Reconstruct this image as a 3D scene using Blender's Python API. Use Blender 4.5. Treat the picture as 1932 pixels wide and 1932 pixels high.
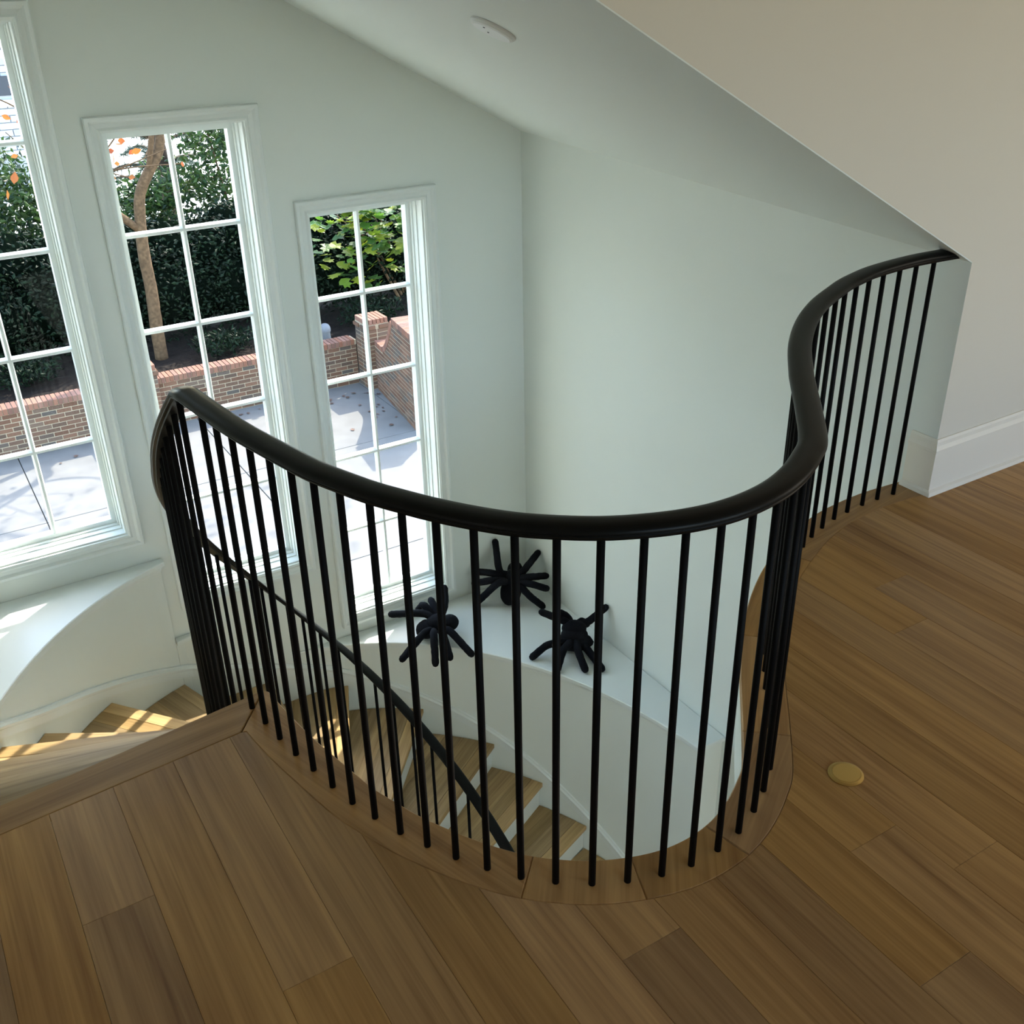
import bpy, bmesh, math, random
from mathutils import Vector, Matrix

# ------------------------------------------------------------------ reset
for o in list(bpy.data.objects):
    bpy.data.objects.remove(o, do_unlink=True)
scene = bpy.context.scene
COL = scene.collection
rnd = random.Random(7)

# ------------------------------------------------------------------ camera
PITCH, ROLL, YAW = 0.49264594, -0.02041226, 0.54368583
cy, sy = math.cos(YAW), math.sin(YAW)
fwd0 = Vector((sy, cy, 0)); right = Vector((cy, -sy, 0)); up = Vector((0, 0, 1))
fwd = fwd0 * math.cos(PITCH) - up * math.sin(PITCH)
u0 = up * math.cos(PITCH) + fwd0 * math.sin(PITCH)
r2 = right * math.cos(ROLL) + u0 * math.sin(ROLL)
u2 = -right * math.sin(ROLL) + u0 * math.cos(ROLL)
cam = bpy.data.cameras.new('camera')
cam.sensor_width = 36.0
cam.lens = 36.0 * 1931.93 / 1932
cam.clip_start = 0.05
cam.clip_end = 300
camo = bpy.data.objects.new('camera', cam)
COL.objects.link(camo)
camo.matrix_world = Matrix(((r2.x, u2.x, -fwd.x, 0), (r2.y, u2.y, -fwd.y, 0), (r2.z, u2.z, -fwd.z, 1.75), (0, 0, 0, 1)))
scene.camera = camo

# ------------------------------------------------------------------ light
SUN_EL, SUN_AZ = math.radians(46), math.radians(39)      # azimuth from +X towards +Y
W = bpy.data.worlds.new('world'); scene.world = W; W.use_nodes = True
nt = W.node_tree
bg = nt.nodes['Background']
sky = nt.nodes.new('ShaderNodeTexSky')
sky.sky_type = 'NISHITA'; sky.sun_disc = False
sky.sun_elevation = SUN_EL; sky.sun_rotation = math.pi / 2 - SUN_AZ
sky.air_density = 1.0; sky.dust_density = 1.2
nt.links.new(sky.outputs[0], bg.inputs[0])
bg.inputs[1].default_value = 0.64
sd = bpy.data.lights.new('sun', 'SUN'); sd.energy = 4.4; sd.angle = math.radians(0.6); sd.color = (1.0, 0.965, 0.90)
so = bpy.data.objects.new('sun', sd); COL.objects.link(so)
tosun = Vector((math.cos(SUN_AZ) * math.cos(SUN_EL), math.sin(SUN_AZ) * math.cos(SUN_EL), math.sin(SUN_EL)))
so.rotation_euler = tosun.to_track_quat('Z', 'Y').to_euler(); so.location = (8, 10, 12)

def area(name, loc, target, size, power, color):
    l = bpy.data.lights.new(name, 'AREA'); l.shape = 'RECTANGLE'; l.size, l.size_y = size
    l.energy = power; l.color = color
    o = bpy.data.objects.new(name, l); COL.objects.link(o); o.location = loc
    o.rotation_euler = (Vector(target) - Vector(loc)).to_track_quat('-Z', 'Y').to_euler()
    return o
# added fill lamps, out of view, brightening the upper room and the lower hall
area('fill_rear', (4.2, -3.95, 1.55), (4.2, 0, 1.5), (1.6, 1.7), 2.5, (1.0, 0.93, 0.82))
area('fill_right_side', (5.95, -0.3, 1.6), (0, -0.3, 1.2), (1.6, 1.7), 9, (1.0, 0.90, 0.76))
area('fill_left_side', (-2.95, 0.2, 1.6), (3.0, 0.2, 1.4), (1.6, 1.7), 2.2, (0.97, 0.98, 0.93))
area('fill_lower_hall', (0.8, -2.9, -2.2), (1.2, 2.5, -2.6), (2.0, 1.8), 10, (0.95, 1.0, 0.97))

scene.view_settings.view_transform = 'Standard'
scene.view_settings.look = 'None'
scene.view_settings.exposure = 1.56
scene.view_settings.gamma = 1.0
scene.view_settings.use_curve_mapping = False

# ------------------------------------------------------------------ materials
def new_mat(name):
    m = bpy.data.materials.new(name); m.use_nodes = True
    return m, m.node_tree, m.node_tree.nodes['Principled BSDF']

def plain(name, col, rough=0.6, bump=0.0, bscale=60, spec=0.5, metal=0.0, var=0.0):
    m, t, b = new_mat(name)
    b.inputs['Base Color'].default_value = (*col, 1); b.inputs['Roughness'].default_value = rough
    b.inputs['Specular IOR Level'].default_value = spec; b.inputs['Metallic'].default_value = metal
    if bump or var:
        tc = t.nodes.new('ShaderNodeTexCoord'); n = t.nodes.new('ShaderNodeTexNoise')
        n.inputs['Scale'].default_value = bscale; n.inputs['Detail'].default_value = 4
        t.links.new(tc.outputs['Object'], n.inputs['Vector'])
        if bump:
            bp = t.nodes.new('ShaderNodeBump'); bp.inputs['Strength'].default_value = bump; bp.inputs['Distance'].default_value = 0.002
            t.links.new(n.outputs['Fac'], bp.inputs['Height']); t.links.new(bp.outputs[0], b.inputs['Normal'])
        if var:
            cr = t.nodes.new('ShaderNodeValToRGB')
            cr.color_ramp.elements[0].position = 0.3; cr.color_ramp.elements[1].position = 0.7
            cr.color_ramp.elements[0].color = (*[c * (1 - var) for c in col], 1)
            cr.color_ramp.elements[1].color = (*[min(1, c * (1 + var)) for c in col], 1)
            t.links.new(n.outputs['Fac'], cr.inputs[0]); t.links.new(cr.outputs[0], b.inputs['Base Color'])
    return m

def wood(name, dark, light, rough=0.42, spread=0.35):
    """oak: grain runs along the object's local Y; every piece gets its own tone and figure"""
    m, t, b = new_mat(name); L = t.links.new; N = t.nodes.new
    tc = N('ShaderNodeTexCoord'); oi = N('ShaderNodeObjectInfo')
    add = N('ShaderNodeVectorMath'); add.operation = 'ADD'
    mul = N('ShaderNodeVectorMath'); mul.operation = 'MULTIPLY'; mul.inputs[1].default_value = (37.0, 53.0, 17.0)
    cmb = N('ShaderNodeCombineXYZ')
    for i in range(3): L(oi.outputs['Random'], cmb.inputs[i])
    L(cmb.outputs[0], mul.inputs[0]); L(tc.outputs['Object'], add.inputs[0]); L(mul.outputs[0], add.inputs[1])
    def nz(scale, sc, det, dist):
        mp = N('ShaderNodeMapping'); mp.inputs['Scale'].default_value = sc
        L(add.outputs[0], mp.inputs[0])
        n = N('ShaderNodeTexNoise'); n.inputs['Scale'].default_value = scale; n.inputs['Detail'].default_value = det
        n.inputs['Distortion'].default_value = dist; L(mp.outputs[0], n.inputs['Vector']); return n
    broad = nz(1.0, (7, 0.8, 7), 3, 1.2)
    fine = nz(1.0, (120, 3.0, 120), 4, 0.2)
    # cathedral figure
    mp = N('ShaderNodeMapping'); mp.inputs['Scale'].default_value = (1.0, 0.10, 1.0); L(add.outputs[0], mp.inputs[0])
    wv = N('ShaderNodeTexWave'); wv.wave_type = 'BANDS'; wv.bands_direction = 'X'; wv.inputs['Scale'].default_value = 5
    wv.inputs['Distortion'].default_value = 12; wv.inputs['Detail'].default_value = 2; wv.inputs['Detail Scale'].default_value = 1.3
    L(mp.outputs[0], wv.inputs['Vector'])
    m1 = N('ShaderNodeMath'); m1.operation = 'MULTIPLY'; m1.inputs[1].default_value = 0.10; L(wv.outputs['Fac'], m1.inputs[0])
    m2 = N('ShaderNodeMath'); m2.operation = 'MULTIPLY_ADD'; m2.inputs[1].default_value = 0.55; L(broad.outputs['Fac'], m2.inputs[0]); L(m1.outputs[0], m2.inputs[2])
    m3 = N('ShaderNodeMath'); m3.operation = 'MULTIPLY_ADD'; m3.inputs[1].default_value = 0.42; L(fine.outputs['Fac'], m3.inputs[0]); L(m2.outputs[0], m3.inputs[2])
    cr = N('ShaderNodeValToRGB'); cr.color_ramp.elements[0].position = 0.26; cr.color_ramp.elements[1].position = 0.84
    cr.color_ramp.elements[0].color = (*dark, 1); cr.color_ramp.elements[1].color = (*light, 1)
    L(m3.outputs[0], cr.inputs[0])
    streak = nz(1.0, (55, 1.1, 55), 3, 0.6)
    sr = N('ShaderNodeMapRange'); sr.inputs['From Min'].default_value = 0.60; sr.inputs['From Max'].default_value = 0.74; sr.inputs['To Min'].default_value = 0.0; sr.inputs['To Max'].default_value = 0.42
    L(streak.outputs['Fac'], sr.inputs[0])
    dk = N('ShaderNodeMixRGB'); dk.blend_type = 'MULTIPLY'; dk.inputs[2].default_value = (0.38, 0.30, 0.24, 1); L(sr.outputs[0], dk.inputs[0]); L(cr.outputs[0], dk.inputs[1])
    hsv = N('ShaderNodeHueSaturation')
    mr = N('ShaderNodeMapRange'); mr.inputs['To Min'].default_value = 1 - spread; mr.inputs['To Max'].default_value = 1 + spread * 0.75
    L(oi.outputs['Random'], mr.inputs[0]); L(mr.outputs[0], hsv.inputs['Value'])
    fr = N('ShaderNodeMath'); fr.operation = 'MULTIPLY'; fr.inputs[1].default_value = 7.31; L(oi.outputs['Random'], fr.inputs[0])
    fc = N('ShaderNodeMath'); fc.operation = 'FRACT'; L(fr.outputs[0], fc.inputs[0])
    ms = N('ShaderNodeMapRange'); ms.inputs['To Min'].default_value = 0.90; ms.inputs['To Max'].default_value = 1.02
    L(fc.outputs[0], ms.inputs[0]); L(ms.outputs[0], hsv.inputs['Saturation'])
    L(dk.outputs[0], hsv.inputs['Color']); L(hsv.outputs[0], b.inputs['Base Color'])
    b.inputs['Roughness'].default_value = rough; b.inputs['Specular IOR Level'].default_value = 0.22
    bp = N('ShaderNodeBump'); bp.inputs['Strength'].default_value = 0.12; bp.inputs['Distance'].default_value = 0.001
    L(fine.outputs['Fac'], bp.inputs['Height']); L(bp.outputs[0], b.inputs['Normal'])
    return m

def island(name, cols, rough=0.5, trans=0.0, spec=0.4, byobj=False):
    """colour picked per loose piece (or per object) from a ramp"""
    m, t, b = new_mat(name); L = t.links.new; N = t.nodes.new
    if byobj: src = N('ShaderNodeObjectInfo').outputs['Random']
    else: src = N('ShaderNodeNewGeometry').outputs['Random Per Island']
    cr = N('ShaderNodeValToRGB'); cr.color_ramp.interpolation = 'LINEAR'
    el = cr.color_ramp.elements
    while len(el) < len(cols): el.new(0.5)
    for i, c in enumerate(cols):
        el[i].position = i / (len(cols) - 1); el[i].color = (*c, 1)
    L(src, cr.inputs[0]); L(cr.outputs[0], b.inputs['Base Color'])
    b.inputs['Roughness'].default_value = rough; b.inputs['Specular IOR Level'].default_value = spec
    if trans:
        tr = N('ShaderNodeBsdfTranslucent'); L(cr.outputs[0], tr.inputs[0])
        mx = N('ShaderNodeMixShader'); mx.inputs[0].default_value = trans
        L(b.outputs[0], mx.inputs[1]); L(tr.outputs[0], mx.inputs[2]); L(mx.outputs[0], t.nodes['Material Output'].inputs[0])
    return m

def glass_mat(name, tint):
    m, t, b = new_mat(name); L = t.links.new; N = t.nodes.new
    tr = N('ShaderNodeBsdfTransparent'); tr.inputs[0].default_value = (*tint, 1)
    gl = N('ShaderNodeBsdfGlossy'); gl.inputs['Roughness'].default_value = 0.02
    lw_ = N('ShaderNodeLayerWeight'); lw_.inputs[0].default_value = 0.5
    pw = N('ShaderNodeMath'); pw.operation = 'POWER'; pw.inputs[1].default_value = 4.0; L(lw_.outputs['Facing'], pw.inputs[0])
    fr = N('ShaderNodeMath'); fr.operation = 'MULTIPLY_ADD'; fr.inputs[1].default_value = 0.10; fr.inputs[2].default_value = 0.003; L(pw.outputs[0], fr.inputs[0])
    mx = N('ShaderNodeMixShader'); L(fr.outputs[0], mx.inputs[0]); L(tr.outputs[0], mx.inputs[1]); L(gl.outputs[0], mx.inputs[2])
    L(mx.outputs[0], t.nodes['Material Output'].inputs[0])
    return m

M_WALL = plain('wall_paint', (0.775, 0.82, 0.775), 0.75, 0.05, 180)
M_WARM = plain('warm_wall_paint', (0.70, 0.655, 0.56), 0.8, 0.05, 180)
M_TRIM = plain('trim_paint', (0.78, 0.83, 0.805), 0.32)
M_BASE = plain('baseboard_paint', (0.82, 0.78, 0.68), 0.35)
M_FLOOR = wood('oak_floor', (0.225, 0.104, 0.028), (0.56, 0.315, 0.098), 0.45, 0.16)
M_TREAD = wood('oak_tread', (0.27, 0.165, 0.065), (0.62, 0.43, 0.20), 0.45, 0.30)
M_BLACK = plain('black_handrail_lacquer', (0.005, 0.0055, 0.005), 0.36, 0.03, 90, 0.13)
M_IRON = plain('black_iron', (0.003, 0.003, 0.003), 0.55, spec=0.10)
M_GLASS = glass_mat('window_glass', (0.855, 0.85, 0.81))
M_BRASS = plain('brushed_brass', (0.62, 0.43, 0.15), 0.38, 0.0, 50, 0.5, 1.0)
M_PLASTIC = plain('white_plastic', (0.80, 0.82, 0.80), 0.4)
M_DARK = plain('dark_gap', (0.012, 0.010, 0.008), 0.9)
M_PLUSH = plain('black_plush', (0.006, 0.007, 0.010), 0.95, 0.9, 260, 0.15)
M_CONC = plain('concrete', (0.175, 0.168, 0.158), 0.85, 0.2, 3.0, 0.3, 0.0, 0.10)
M_BRICK = island('brick', [(0.115, 0.054, 0.032), (0.158, 0.086, 0.054), (0.094, 0.061, 0.043), (0.187, 0.097, 0.061), (0.137, 0.072, 0.043), (0.086, 0.072, 0.061), (0.173, 0.108, 0.072)], 0.85, byobj=True)
M_CAP = island('cap_brick_red', [(0.216, 0.090, 0.054), (0.259, 0.122, 0.079), (0.158, 0.079, 0.058), (0.288, 0.151, 0.108)], 0.8, byobj=True)
M_MORTAR = plain('mortar', (0.40, 0.33, 0.23), 0.95, 0.3, 80)
M_MULCH = plain('mulch', (0.014, 0.0095, 0.007), 0.95, 0.8, 14, 0.2, 0.0, 0.5)
M_BARK = plain('bark', (0.13, 0.08, 0.043), 0.9, 0.9, 22, 0.2, 0.0, 0.35)
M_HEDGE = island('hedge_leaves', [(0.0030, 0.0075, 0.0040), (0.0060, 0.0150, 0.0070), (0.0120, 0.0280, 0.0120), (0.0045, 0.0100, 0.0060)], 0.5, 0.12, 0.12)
M_SHRUB = island('shrub_leaves', [(0.012, 0.032, 0.011), (0.030, 0.070, 0.018), (0.075, 0.13, 0.028), (0.016, 0.038, 0.017)], 0.4, 0.35, 0.3)
M_NEEDLE = island('conifer_needles', [(0.035, 0.060, 0.048), (0.075, 0.11, 0.085), (0.05, 0.085, 0.06)], 0.6, 0.2)
M_FIG = island('broad_leaves', [(0.05, 0.13, 0.02), (0.10, 0.22, 0.03), (0.34, 0.38, 0.03), (0.045, 0.11, 0.03), (0.07, 0.16, 0.03)], 0.4, 0.45, byobj=True)
M_FALL = island('autumn_leaves', [(0.42, 0.10, 0.025), (0.50, 0.20, 0.04), (0.36, 0.075, 0.03), (0.30, 0.16, 0.06)], 0.6, 0.45, byobj=True)
M_DEAD = island('dry_leaves', [(0.12, 0.07, 0.05), (0.18, 0.11, 0.08), (0.09, 0.055, 0.045)], 0.8, 0.1, byobj=True)
M_FARGROUND = plain('far_paving', (0.62, 0.60, 0.55), 0.9, 0.0, 0.4, 0.3, 0.0, 0.25)
M_GREYBRICK = island('pale_painted_brick', [(0.34, 0.36, 0.40), (0.42, 0.44, 0.48), (0.38, 0.40, 0.44)], 0.9, byobj=True)
M_WHITE = plain('white_paint', (0.82, 0.82, 0.80), 0.5)
M_SLATE = plain('roof_slate', (0.05, 0.055, 0.065), 0.8)
M_STONE = plain('grey_cast_stone', (0.20, 0.20, 0.20), 0.8, 0.2, 40)

# ------------------------------------------------------------------ builders
def link(name, me, mat, parent=None, label=None, cat=None, group=None, kind=None, smooth=False):
    o = bpy.data.objects.new(name, me); COL.objects.link(o)
    if mat is not None and not me.materials: me.materials.append(mat)
    if parent is not None: o.parent = parent
    tag(o, label, cat, group, kind)
    if smooth:
        for p in me.polygons: p.use_smooth = True
    return o

def tag(o, label=None, cat=None, group=None, kind=None):
    if label: o['label'] = label
    if cat: o['category'] = cat
    if group: o['group'] = group
    if kind: o['kind'] = kind
    return o

def empty(name, loc=(0, 0, 0), label=None, cat=None, group=None, kind=None):
    o = bpy.data.objects.new(name, None); COL.objects.link(o); o.location = loc; o.empty_display_size = 0.1
    return tag(o, label, cat, group, kind)

def mesh(verts, faces, name='m'):
    me = bpy.data.meshes.new(name); me.from_pydata([tuple(v) for v in verts], [], faces); me.update()
    return me

def bm_mesh(bm, name='m'):
    bmesh.ops.recalc_face_normals(bm, faces=bm.faces)
    me = bpy.data.meshes.new(name); bm.to_mesh(me); bm.free(); return me

def bm_box(bm, x0, x1, y0, y1, z0, z1):
    v = [bm.verts.new(c) for c in ((x0, y0, z0), (x1, y0, z0), (x1, y1, z0), (x0, y1, z0), (x0, y0, z1), (x1, y0, z1), (x1, y1, z1), (x0, y1, z1))]
    fs = [bm.faces.new([v[i] for i in f]) for f in ((0, 3, 2, 1), (4, 5, 6, 7), (0, 1, 5, 4), (1, 2, 6, 5), (2, 3, 7, 6), (3, 0, 4, 7))]
    return v, fs

def box_me(x0, x1, y0, y1, z0, z1, bevel=0.0):
    bm = bmesh.new(); bm_box(bm, x0, x1, y0, y1, z0, z1)
    if bevel: bmesh.ops.bevel(bm, geom=list(bm.edges), offset=bevel, segments=1, affect='EDGES')
    return bm_mesh(bm)

def prism_me(poly, z0, z1, bevel=0.0):
    """poly: list of (x,y) ccw or cw"""
    bm = bmesh.new(); n = len(poly)
    a = [bm.verts.new((p[0], p[1], z0)) for p in poly]; b = [bm.verts.new((p[0], p[1], z1)) for p in poly]
    bm.faces.new(a[::-1]); top = bm.faces.new(b)
    for i in range(n): bm.faces.new((a[i], a[(i + 1) % n], b[(i + 1) % n], b[i]))
    if bevel:
        bmesh.ops.recalc_face_normals(bm, faces=bm.faces)
        bmesh.ops.bevel(bm, geom=list(top.edges), offset=bevel, segments=1, affect='EDGES')
    return bm_mesh(bm)

def wood_piece(name, poly, z0, z1, ang, mat, parent, bevel=0.0012):
    """prism whose local Y runs along the grain direction ang (radians from world +X)"""
    cx = sum(p[0] for p in poly) / len(poly); cyy = sum(p[1] for p in poly) / len(poly)
    th = ang - math.pi / 2; c, s = math.cos(-th), math.sin(-th)
    loc = [((x - cx) * c - (y - cyy) * s, (x - cx) * s + (y - cyy) * c) for x, y in poly]
    o = link(name, prism_me(loc, z0, z1, bevel), mat, parent)
    o.location = (cx, cyy, 0); o.rotation_euler = (0, 0, th)
    return o

def clip(poly, nx, ny, d):
    """keep nx*x+ny*y >= d"""
    out = []
    for i in range(len(poly)):
        p, q = poly[i], poly[(i + 1) % len(poly)]
        a, b = nx * p[0] + ny * p[1] - d, nx * q[0] + ny * q[1] - d
        if a >= 0: out.append(p)
        if (a >= 0) != (b >= 0):
            t = a / (a - b); out.append((p[0] + (q[0] - p[0]) * t, p[1] + (q[1] - p[1]) * t))
    res = []
    for p in out:
        if not res or math.hypot(p[0] - res[-1][0], p[1] - res[-1][1]) > 1e-4: res.append(p)
    if len(res) > 1 and math.hypot(res[0][0] - res[-1][0], res[0][1] - res[-1][1]) < 1e-4: res.pop()
    return res

def catmull(P, m=8):
    P = [Vector(p) for p in P]; P = [P[0] * 2 - P[1]] + P + [P[-1] * 2 - P[-2]]
    out = []
    for i in range(1, len(P) - 2):
        for k in range(m):
            t = k / m; a, b, c, d = P[i - 1], P[i], P[i + 1], P[i + 2]
            out.append(0.5 * ((2 * b) + (c - a) * t + (2 * a - 5 * b + 4 * c - d) * t * t + (3 * b - a - 3 * c + d) * t ** 3))
    out.append(P[-2]); return out

def resample(P, step):
    L = [0]
    for i in range(1, len(P)): L.append(L[-1] + (P[i] - P[i - 1]).length)
    n = max(1, round(L[-1] / step)); out = []; j = 0
    for k in range(n + 1):
        s = L[-1] * k / n
        while j < len(P) - 2 and L[j + 1] < s: j += 1
        t = (s - L[j]) / max(1e-9, L[j + 1] - L[j]); out.append(P[j].lerp(P[j + 1], t))
    return out

def sweep_me(path, prof, closed_prof=True, cap=True):
    """path: Vectors; prof: (lateral,height) points; sections stay plumb"""
    V = []; F = []; n = len(path); m = len(prof)
    for i, p in enumerate(path):
        a = path[max(0, i - 1)]; b = path[min(n - 1, i + 1)]
        t = Vector((b.x - a.x, b.y - a.y, 0))
        if i and i < n - 1:
            t1 = Vector((p.x - a.x, p.y - a.y, 0)).normalized(); t2 = Vector((b.x - p.x, b.y - p.y, 0)).normalized()
            t = t1 + t2
            if t.length < 1e-6: t = t1
            t.normalize(); k = 1 / max(0.35, math.sqrt((1 + max(-1, min(1, t1.dot(t2)))) / 2))
        else:
            t.normalize(); k = 1
        nrm = Vector((t.y, -t.x, 0)) * k
        for (l, h) in prof: V.append(p + nrm * l + Vector((0, 0, h)))
    for i in range(n - 1):
        for j in range(m if closed_prof else m - 1):
            j2 = (j + 1) % m
            F.append((i * m + j, i * m + j2, (i + 1) * m + j2, (i + 1) * m + j))
    if cap and closed_prof:
        F.append(tuple(range(m - 1, -1, -1))); F.append(tuple(range((n - 1) * m, n * m)))
    me = mesh(V, F)
    bm = bmesh.new(); bm.from_mesh(me); bmesh.ops.recalc_face_normals(bm, faces=bm.faces); bm.to_mesh(me); bm.free()
    return me

def tube_me(path, radii, seg=8, rough=0.0, round_ends=True):
    P = [Vector(p) for p in path]
    if isinstance(radii, (int, float)): radii = [radii] * len(P)
    R = list(radii)
    if round_ends:
        d0 = (P[0] - P[1]).normalized(); d1 = (P[-1] - P[-2]).normalized()
        h0 = [(P[0] + d0 * R[0] * math.sin(a), R[0] * math.cos(a)) for a in (1.35, 0.8)]
        h1 = [(P[-1] + d1 * R[-1] * math.sin(a), R[-1] * math.cos(a)) for a in (0.8, 1.35)]
        P = [h[0] for h in h0] + P + [h[0] for h in h1]; R = [h[1] for h in h0] + R + [h[1] for h in h1]
    V = []; F = []; n = len(P); ref = Vector((0.31, 0.17, 0.93))
    for i, p in enumerate(P):
        t = (P[min(n - 1, i + 1)] - P[max(0, i - 1)]).normalized()
        x = t.cross(ref)
        if x.length < 1e-3: x = t.cross(Vector((1, 0, 0)))
        x.normalize(); y = t.cross(x); ref = x.cross(t)
        for k in range(seg):
            a = 2 * math.pi * k / seg; r = R[i] * (1 + rough * (rnd.random() - 0.5))
            V.append(p + x * (r * math.cos(a)) + y * (r * math.sin(a)))
    for i in range(n - 1):
        for k in range(seg):
            k2 = (k + 1) % seg
            F.append((i * seg + k, i * seg + k2, (i + 1) * seg + k2, (i + 1) * seg + k))
    F.append(tuple(range(seg - 1, -1, -1))); F.append(tuple(range((n - 1) * seg, n * seg)))
    return mesh(V, F)

def lathe_me(prof, seg=32):
    V = []; F = []; m = len(prof)
    for k in range(seg):
        a = 2 * math.pi * k / seg
        for r, z in prof: V.append((r * math.cos(a), r * math.sin(a), z))
    for k in range(seg):
        k2 = (k + 1) % seg
        for j in range(m - 1): F.append((k * m + j, k2 * m + j, k2 * m + j + 1, k * m + j + 1))
    me = mesh(V, F); bm = bmesh.new(); bm.from_mesh(me)
    bmesh.ops.remove_doubles(bm, verts=bm.verts, dist=1e-6); bmesh.ops.recalc_face_normals(bm, faces=bm.faces); bm.to_mesh(me); bm.free()
    return me

def interp(x, xs, ys):
    if x <= xs[0]: return ys[0]
    for i in range(1, len(xs)):
        if x <= xs[i]:
            return ys[i - 1] + (ys[i] - ys[i - 1]) * (x - xs[i - 1]) / (xs[i] - xs[i - 1])
    return ys[-1]

# ------------------------------------------------------------------ plan of the place
XR, YW, YN, XL = 3.04, 4.86, 2.07, -0.56          # right wall, window wall, room wall, left wall
YG = 5.0                                           # glass plane
EX, EY, EA, EB = 1.217, 2.63, 1.689, 2.269         # ellipse of the stair drum
def ceil_z(x, y): return 2.385 - 0.532 * x + 0.040 * y
RISE = 0.192

BAL = [(.522, 2.232), (.531, 2.153), (.541, 2.073), (.554, 1.993), (.570, 1.916), (.587, 1.836), (.605, 1.759), (.630, 1.687), (.659, 1.612), (.693, 1.544), (.730, 1.478), (.773, 1.414), (.822, 1.353), (.878, 1.302), (.941, 1.256), (1.010, 1.221), (1.083, 1.195), (1.155, 1.182), (1.232, 1.183), (1.308, 1.198), (1.383, 1.228), (1.449, 1.265), (1.515, 1.312)]
BAL2 = [(1.728, 1.547), (1.782, 1.606)]
BAL3 = [(2.372, 2.038), (2.446, 2.070), (2.523, 2.095), (2.605, 2.117), (2.683, 2.128), (2.768, 2.135), (2.849, 2.137), (2.929, 2.132)]
CTRL = [(.514, 2.305)] + BAL + [(1.623, 1.428)] + BAL2 + [(1.92, 1.745), (2.07, 1.868), (2.22, 1.965)] + BAL3 + [(3.04, 2.122)]
GC = catmull([(x, y, 0) for x, y in CTRL], 6)       # guard centre line in plan
def offset(curve, d):
    out = []
    for i, p in enumerate(curve):
        t = (curve[min(len(curve) - 1, i + 1)] - curve[max(0, i - 1)]).normalized()
        out.append(p + Vector((-t.y, t.x, 0)) * d)     # +d: towards the well
    return out
IN = offset(GC, 0.066)
OUT = [p for p in offset(GC, -0.056)]
outx = []; outy = []
for p in OUT:
    if p.y <= 2.152 and (not outx or p.x > outx[-1] + 1e-4) and p.x < 2.99: outx.append(p.x); outy.append(p.y)
outx = [-3.0, -0.6] + [outx[0] - 0.012] + outx + [2.995]; outy = [2.068, 2.068, 2.150] + outy + [2.068]
def y_out(x):
    if x < XL: return YN
    if x > 2.995: return YN
    return interp(x, outx, outy)
inx = []; iny = []
for p in IN:
    if not inx or p.x > inx[-1] + 1e-4: inx.append(p.x); iny.append(p.y)
def y_in(x):
    if x < inx[0]: return 2.155 + (x + 0.56) * 0.121
    return interp(x, inx, iny)

# ------------------------------------------------------------------ structure: shell
def wall_with_holes(name, x0, x1, y0, y1, z0, z1, holes, mat, label):
    bm = bmesh.new(); xs = sorted({x0, x1, *[h[0] for h in holes], *[h[1] for h in holes]}); zs = sorted({z0, z1, *[h[2] for h in holes], *[h[3] for h in holes]})
    def hole(i, k):
        xm = (xs[i] + xs[i + 1]) / 2; zm = (zs[k] + zs[k + 1]) / 2
        return any(h[0] < xm < h[1] and h[2] < zm < h[3] for h in holes)
    V = {}
    def v(x, y, z):
        key = (round(x, 5), round(y, 5), round(z, 5))
        if key not in V: V[key] = bm.verts.new(key)
        return V[key]
    nx, nz = len(xs) - 1, len(zs) - 1
    for i in range(nx):
        for k in range(nz):
            if hole(i, k): continue
            a, b, c, d = xs[i], xs[i + 1], zs[k], zs[k + 1]
            bm.faces.new((v(a, y0, c), v(b, y0, c), v(b, y0, d), v(a, y0, d)))
            bm.faces.new((v(a, y1, d), v(b, y1, d), v(b, y1, c), v(a, y1, c)))
            if i == 0 or hole(i - 1, k): bm.faces.new((v(a, y1, c), v(a, y0, c), v(a, y0, d), v(a, y1, d)))
            if i == nx - 1 or hole(i + 1, k): bm.faces.new((v(b, y0, c), v(b, y1, c), v(b, y1, d), v(b, y0, d)))
            if k == 0 or hole(i, k - 1): bm.faces.new((v(a, y0, c), v(a, y1, c), v(b, y1, c), v(b, y0, c)))
            if k == nz - 1 or hole(i, k + 1): bm.faces.new((v(a, y1, d), v(a, y0, d), v(b, y0, d), v(b, y1, d)))
    return link(name, bm_mesh(bm), mat, None, label, 'wall', None, 'structure')

WIN = [(0.360, 1.574), (1.237, 1.127), (2.122, 0.674)]     # centre x, reference top z of the three stepped windows
HW, HTOP, HBOT = 0.312, 0.010, 2.322                        # opening half width, above / below the reference
holes = [(cx - HW, cx + HW, zt - HBOT, zt + HTOP) for cx, zt in WIN]
wall_with_holes('wall_back', XL - 0.1, XR + 0.1, YW, YW + 0.23, -4.7, 3.0, holes, M_WALL, 'pale grey-green wall holding the three stepped tall windows')
link('wall_right', box_me(XR - 0.0004, XR + 0.1, YN + 0.003, YW, -4.7, 2.4), M_WALL, None, 'pale stairwell wall on the right running back to the corner', 'wall', None, 'structure')
link('wall_left', box_me(XL - 0.1, XL, YN + 0.101, YW, -4.7, 3.0), M_WALL, None, 'stairwell wall on the far left beside the upper flight', 'wall', None, 'structure')
# sloped ceiling
def slope_box(x0, x1, y0, y1, th):
    V = [(x, y, ceil_z(x, y) + dz) for dz in (0, th) for x, y in ((x0, y0), (x1, y0), (x1, y1), (x0, y1))]
    return mesh(V, [(0, 3, 2, 1), (4, 5, 6, 7), (0, 1, 5, 4), (1, 2, 6, 5), (2, 3, 7, 6), (3, 0, 4, 7)])
link('ceiling', slope_box(XL - 0.1, XR + 0.1, YN + 0.0005, YW + 0.1, 0.12), M_WALL, None, 'sloped white ceiling falling to the right over the stairwell', 'ceiling', None, 'structure')
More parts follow.
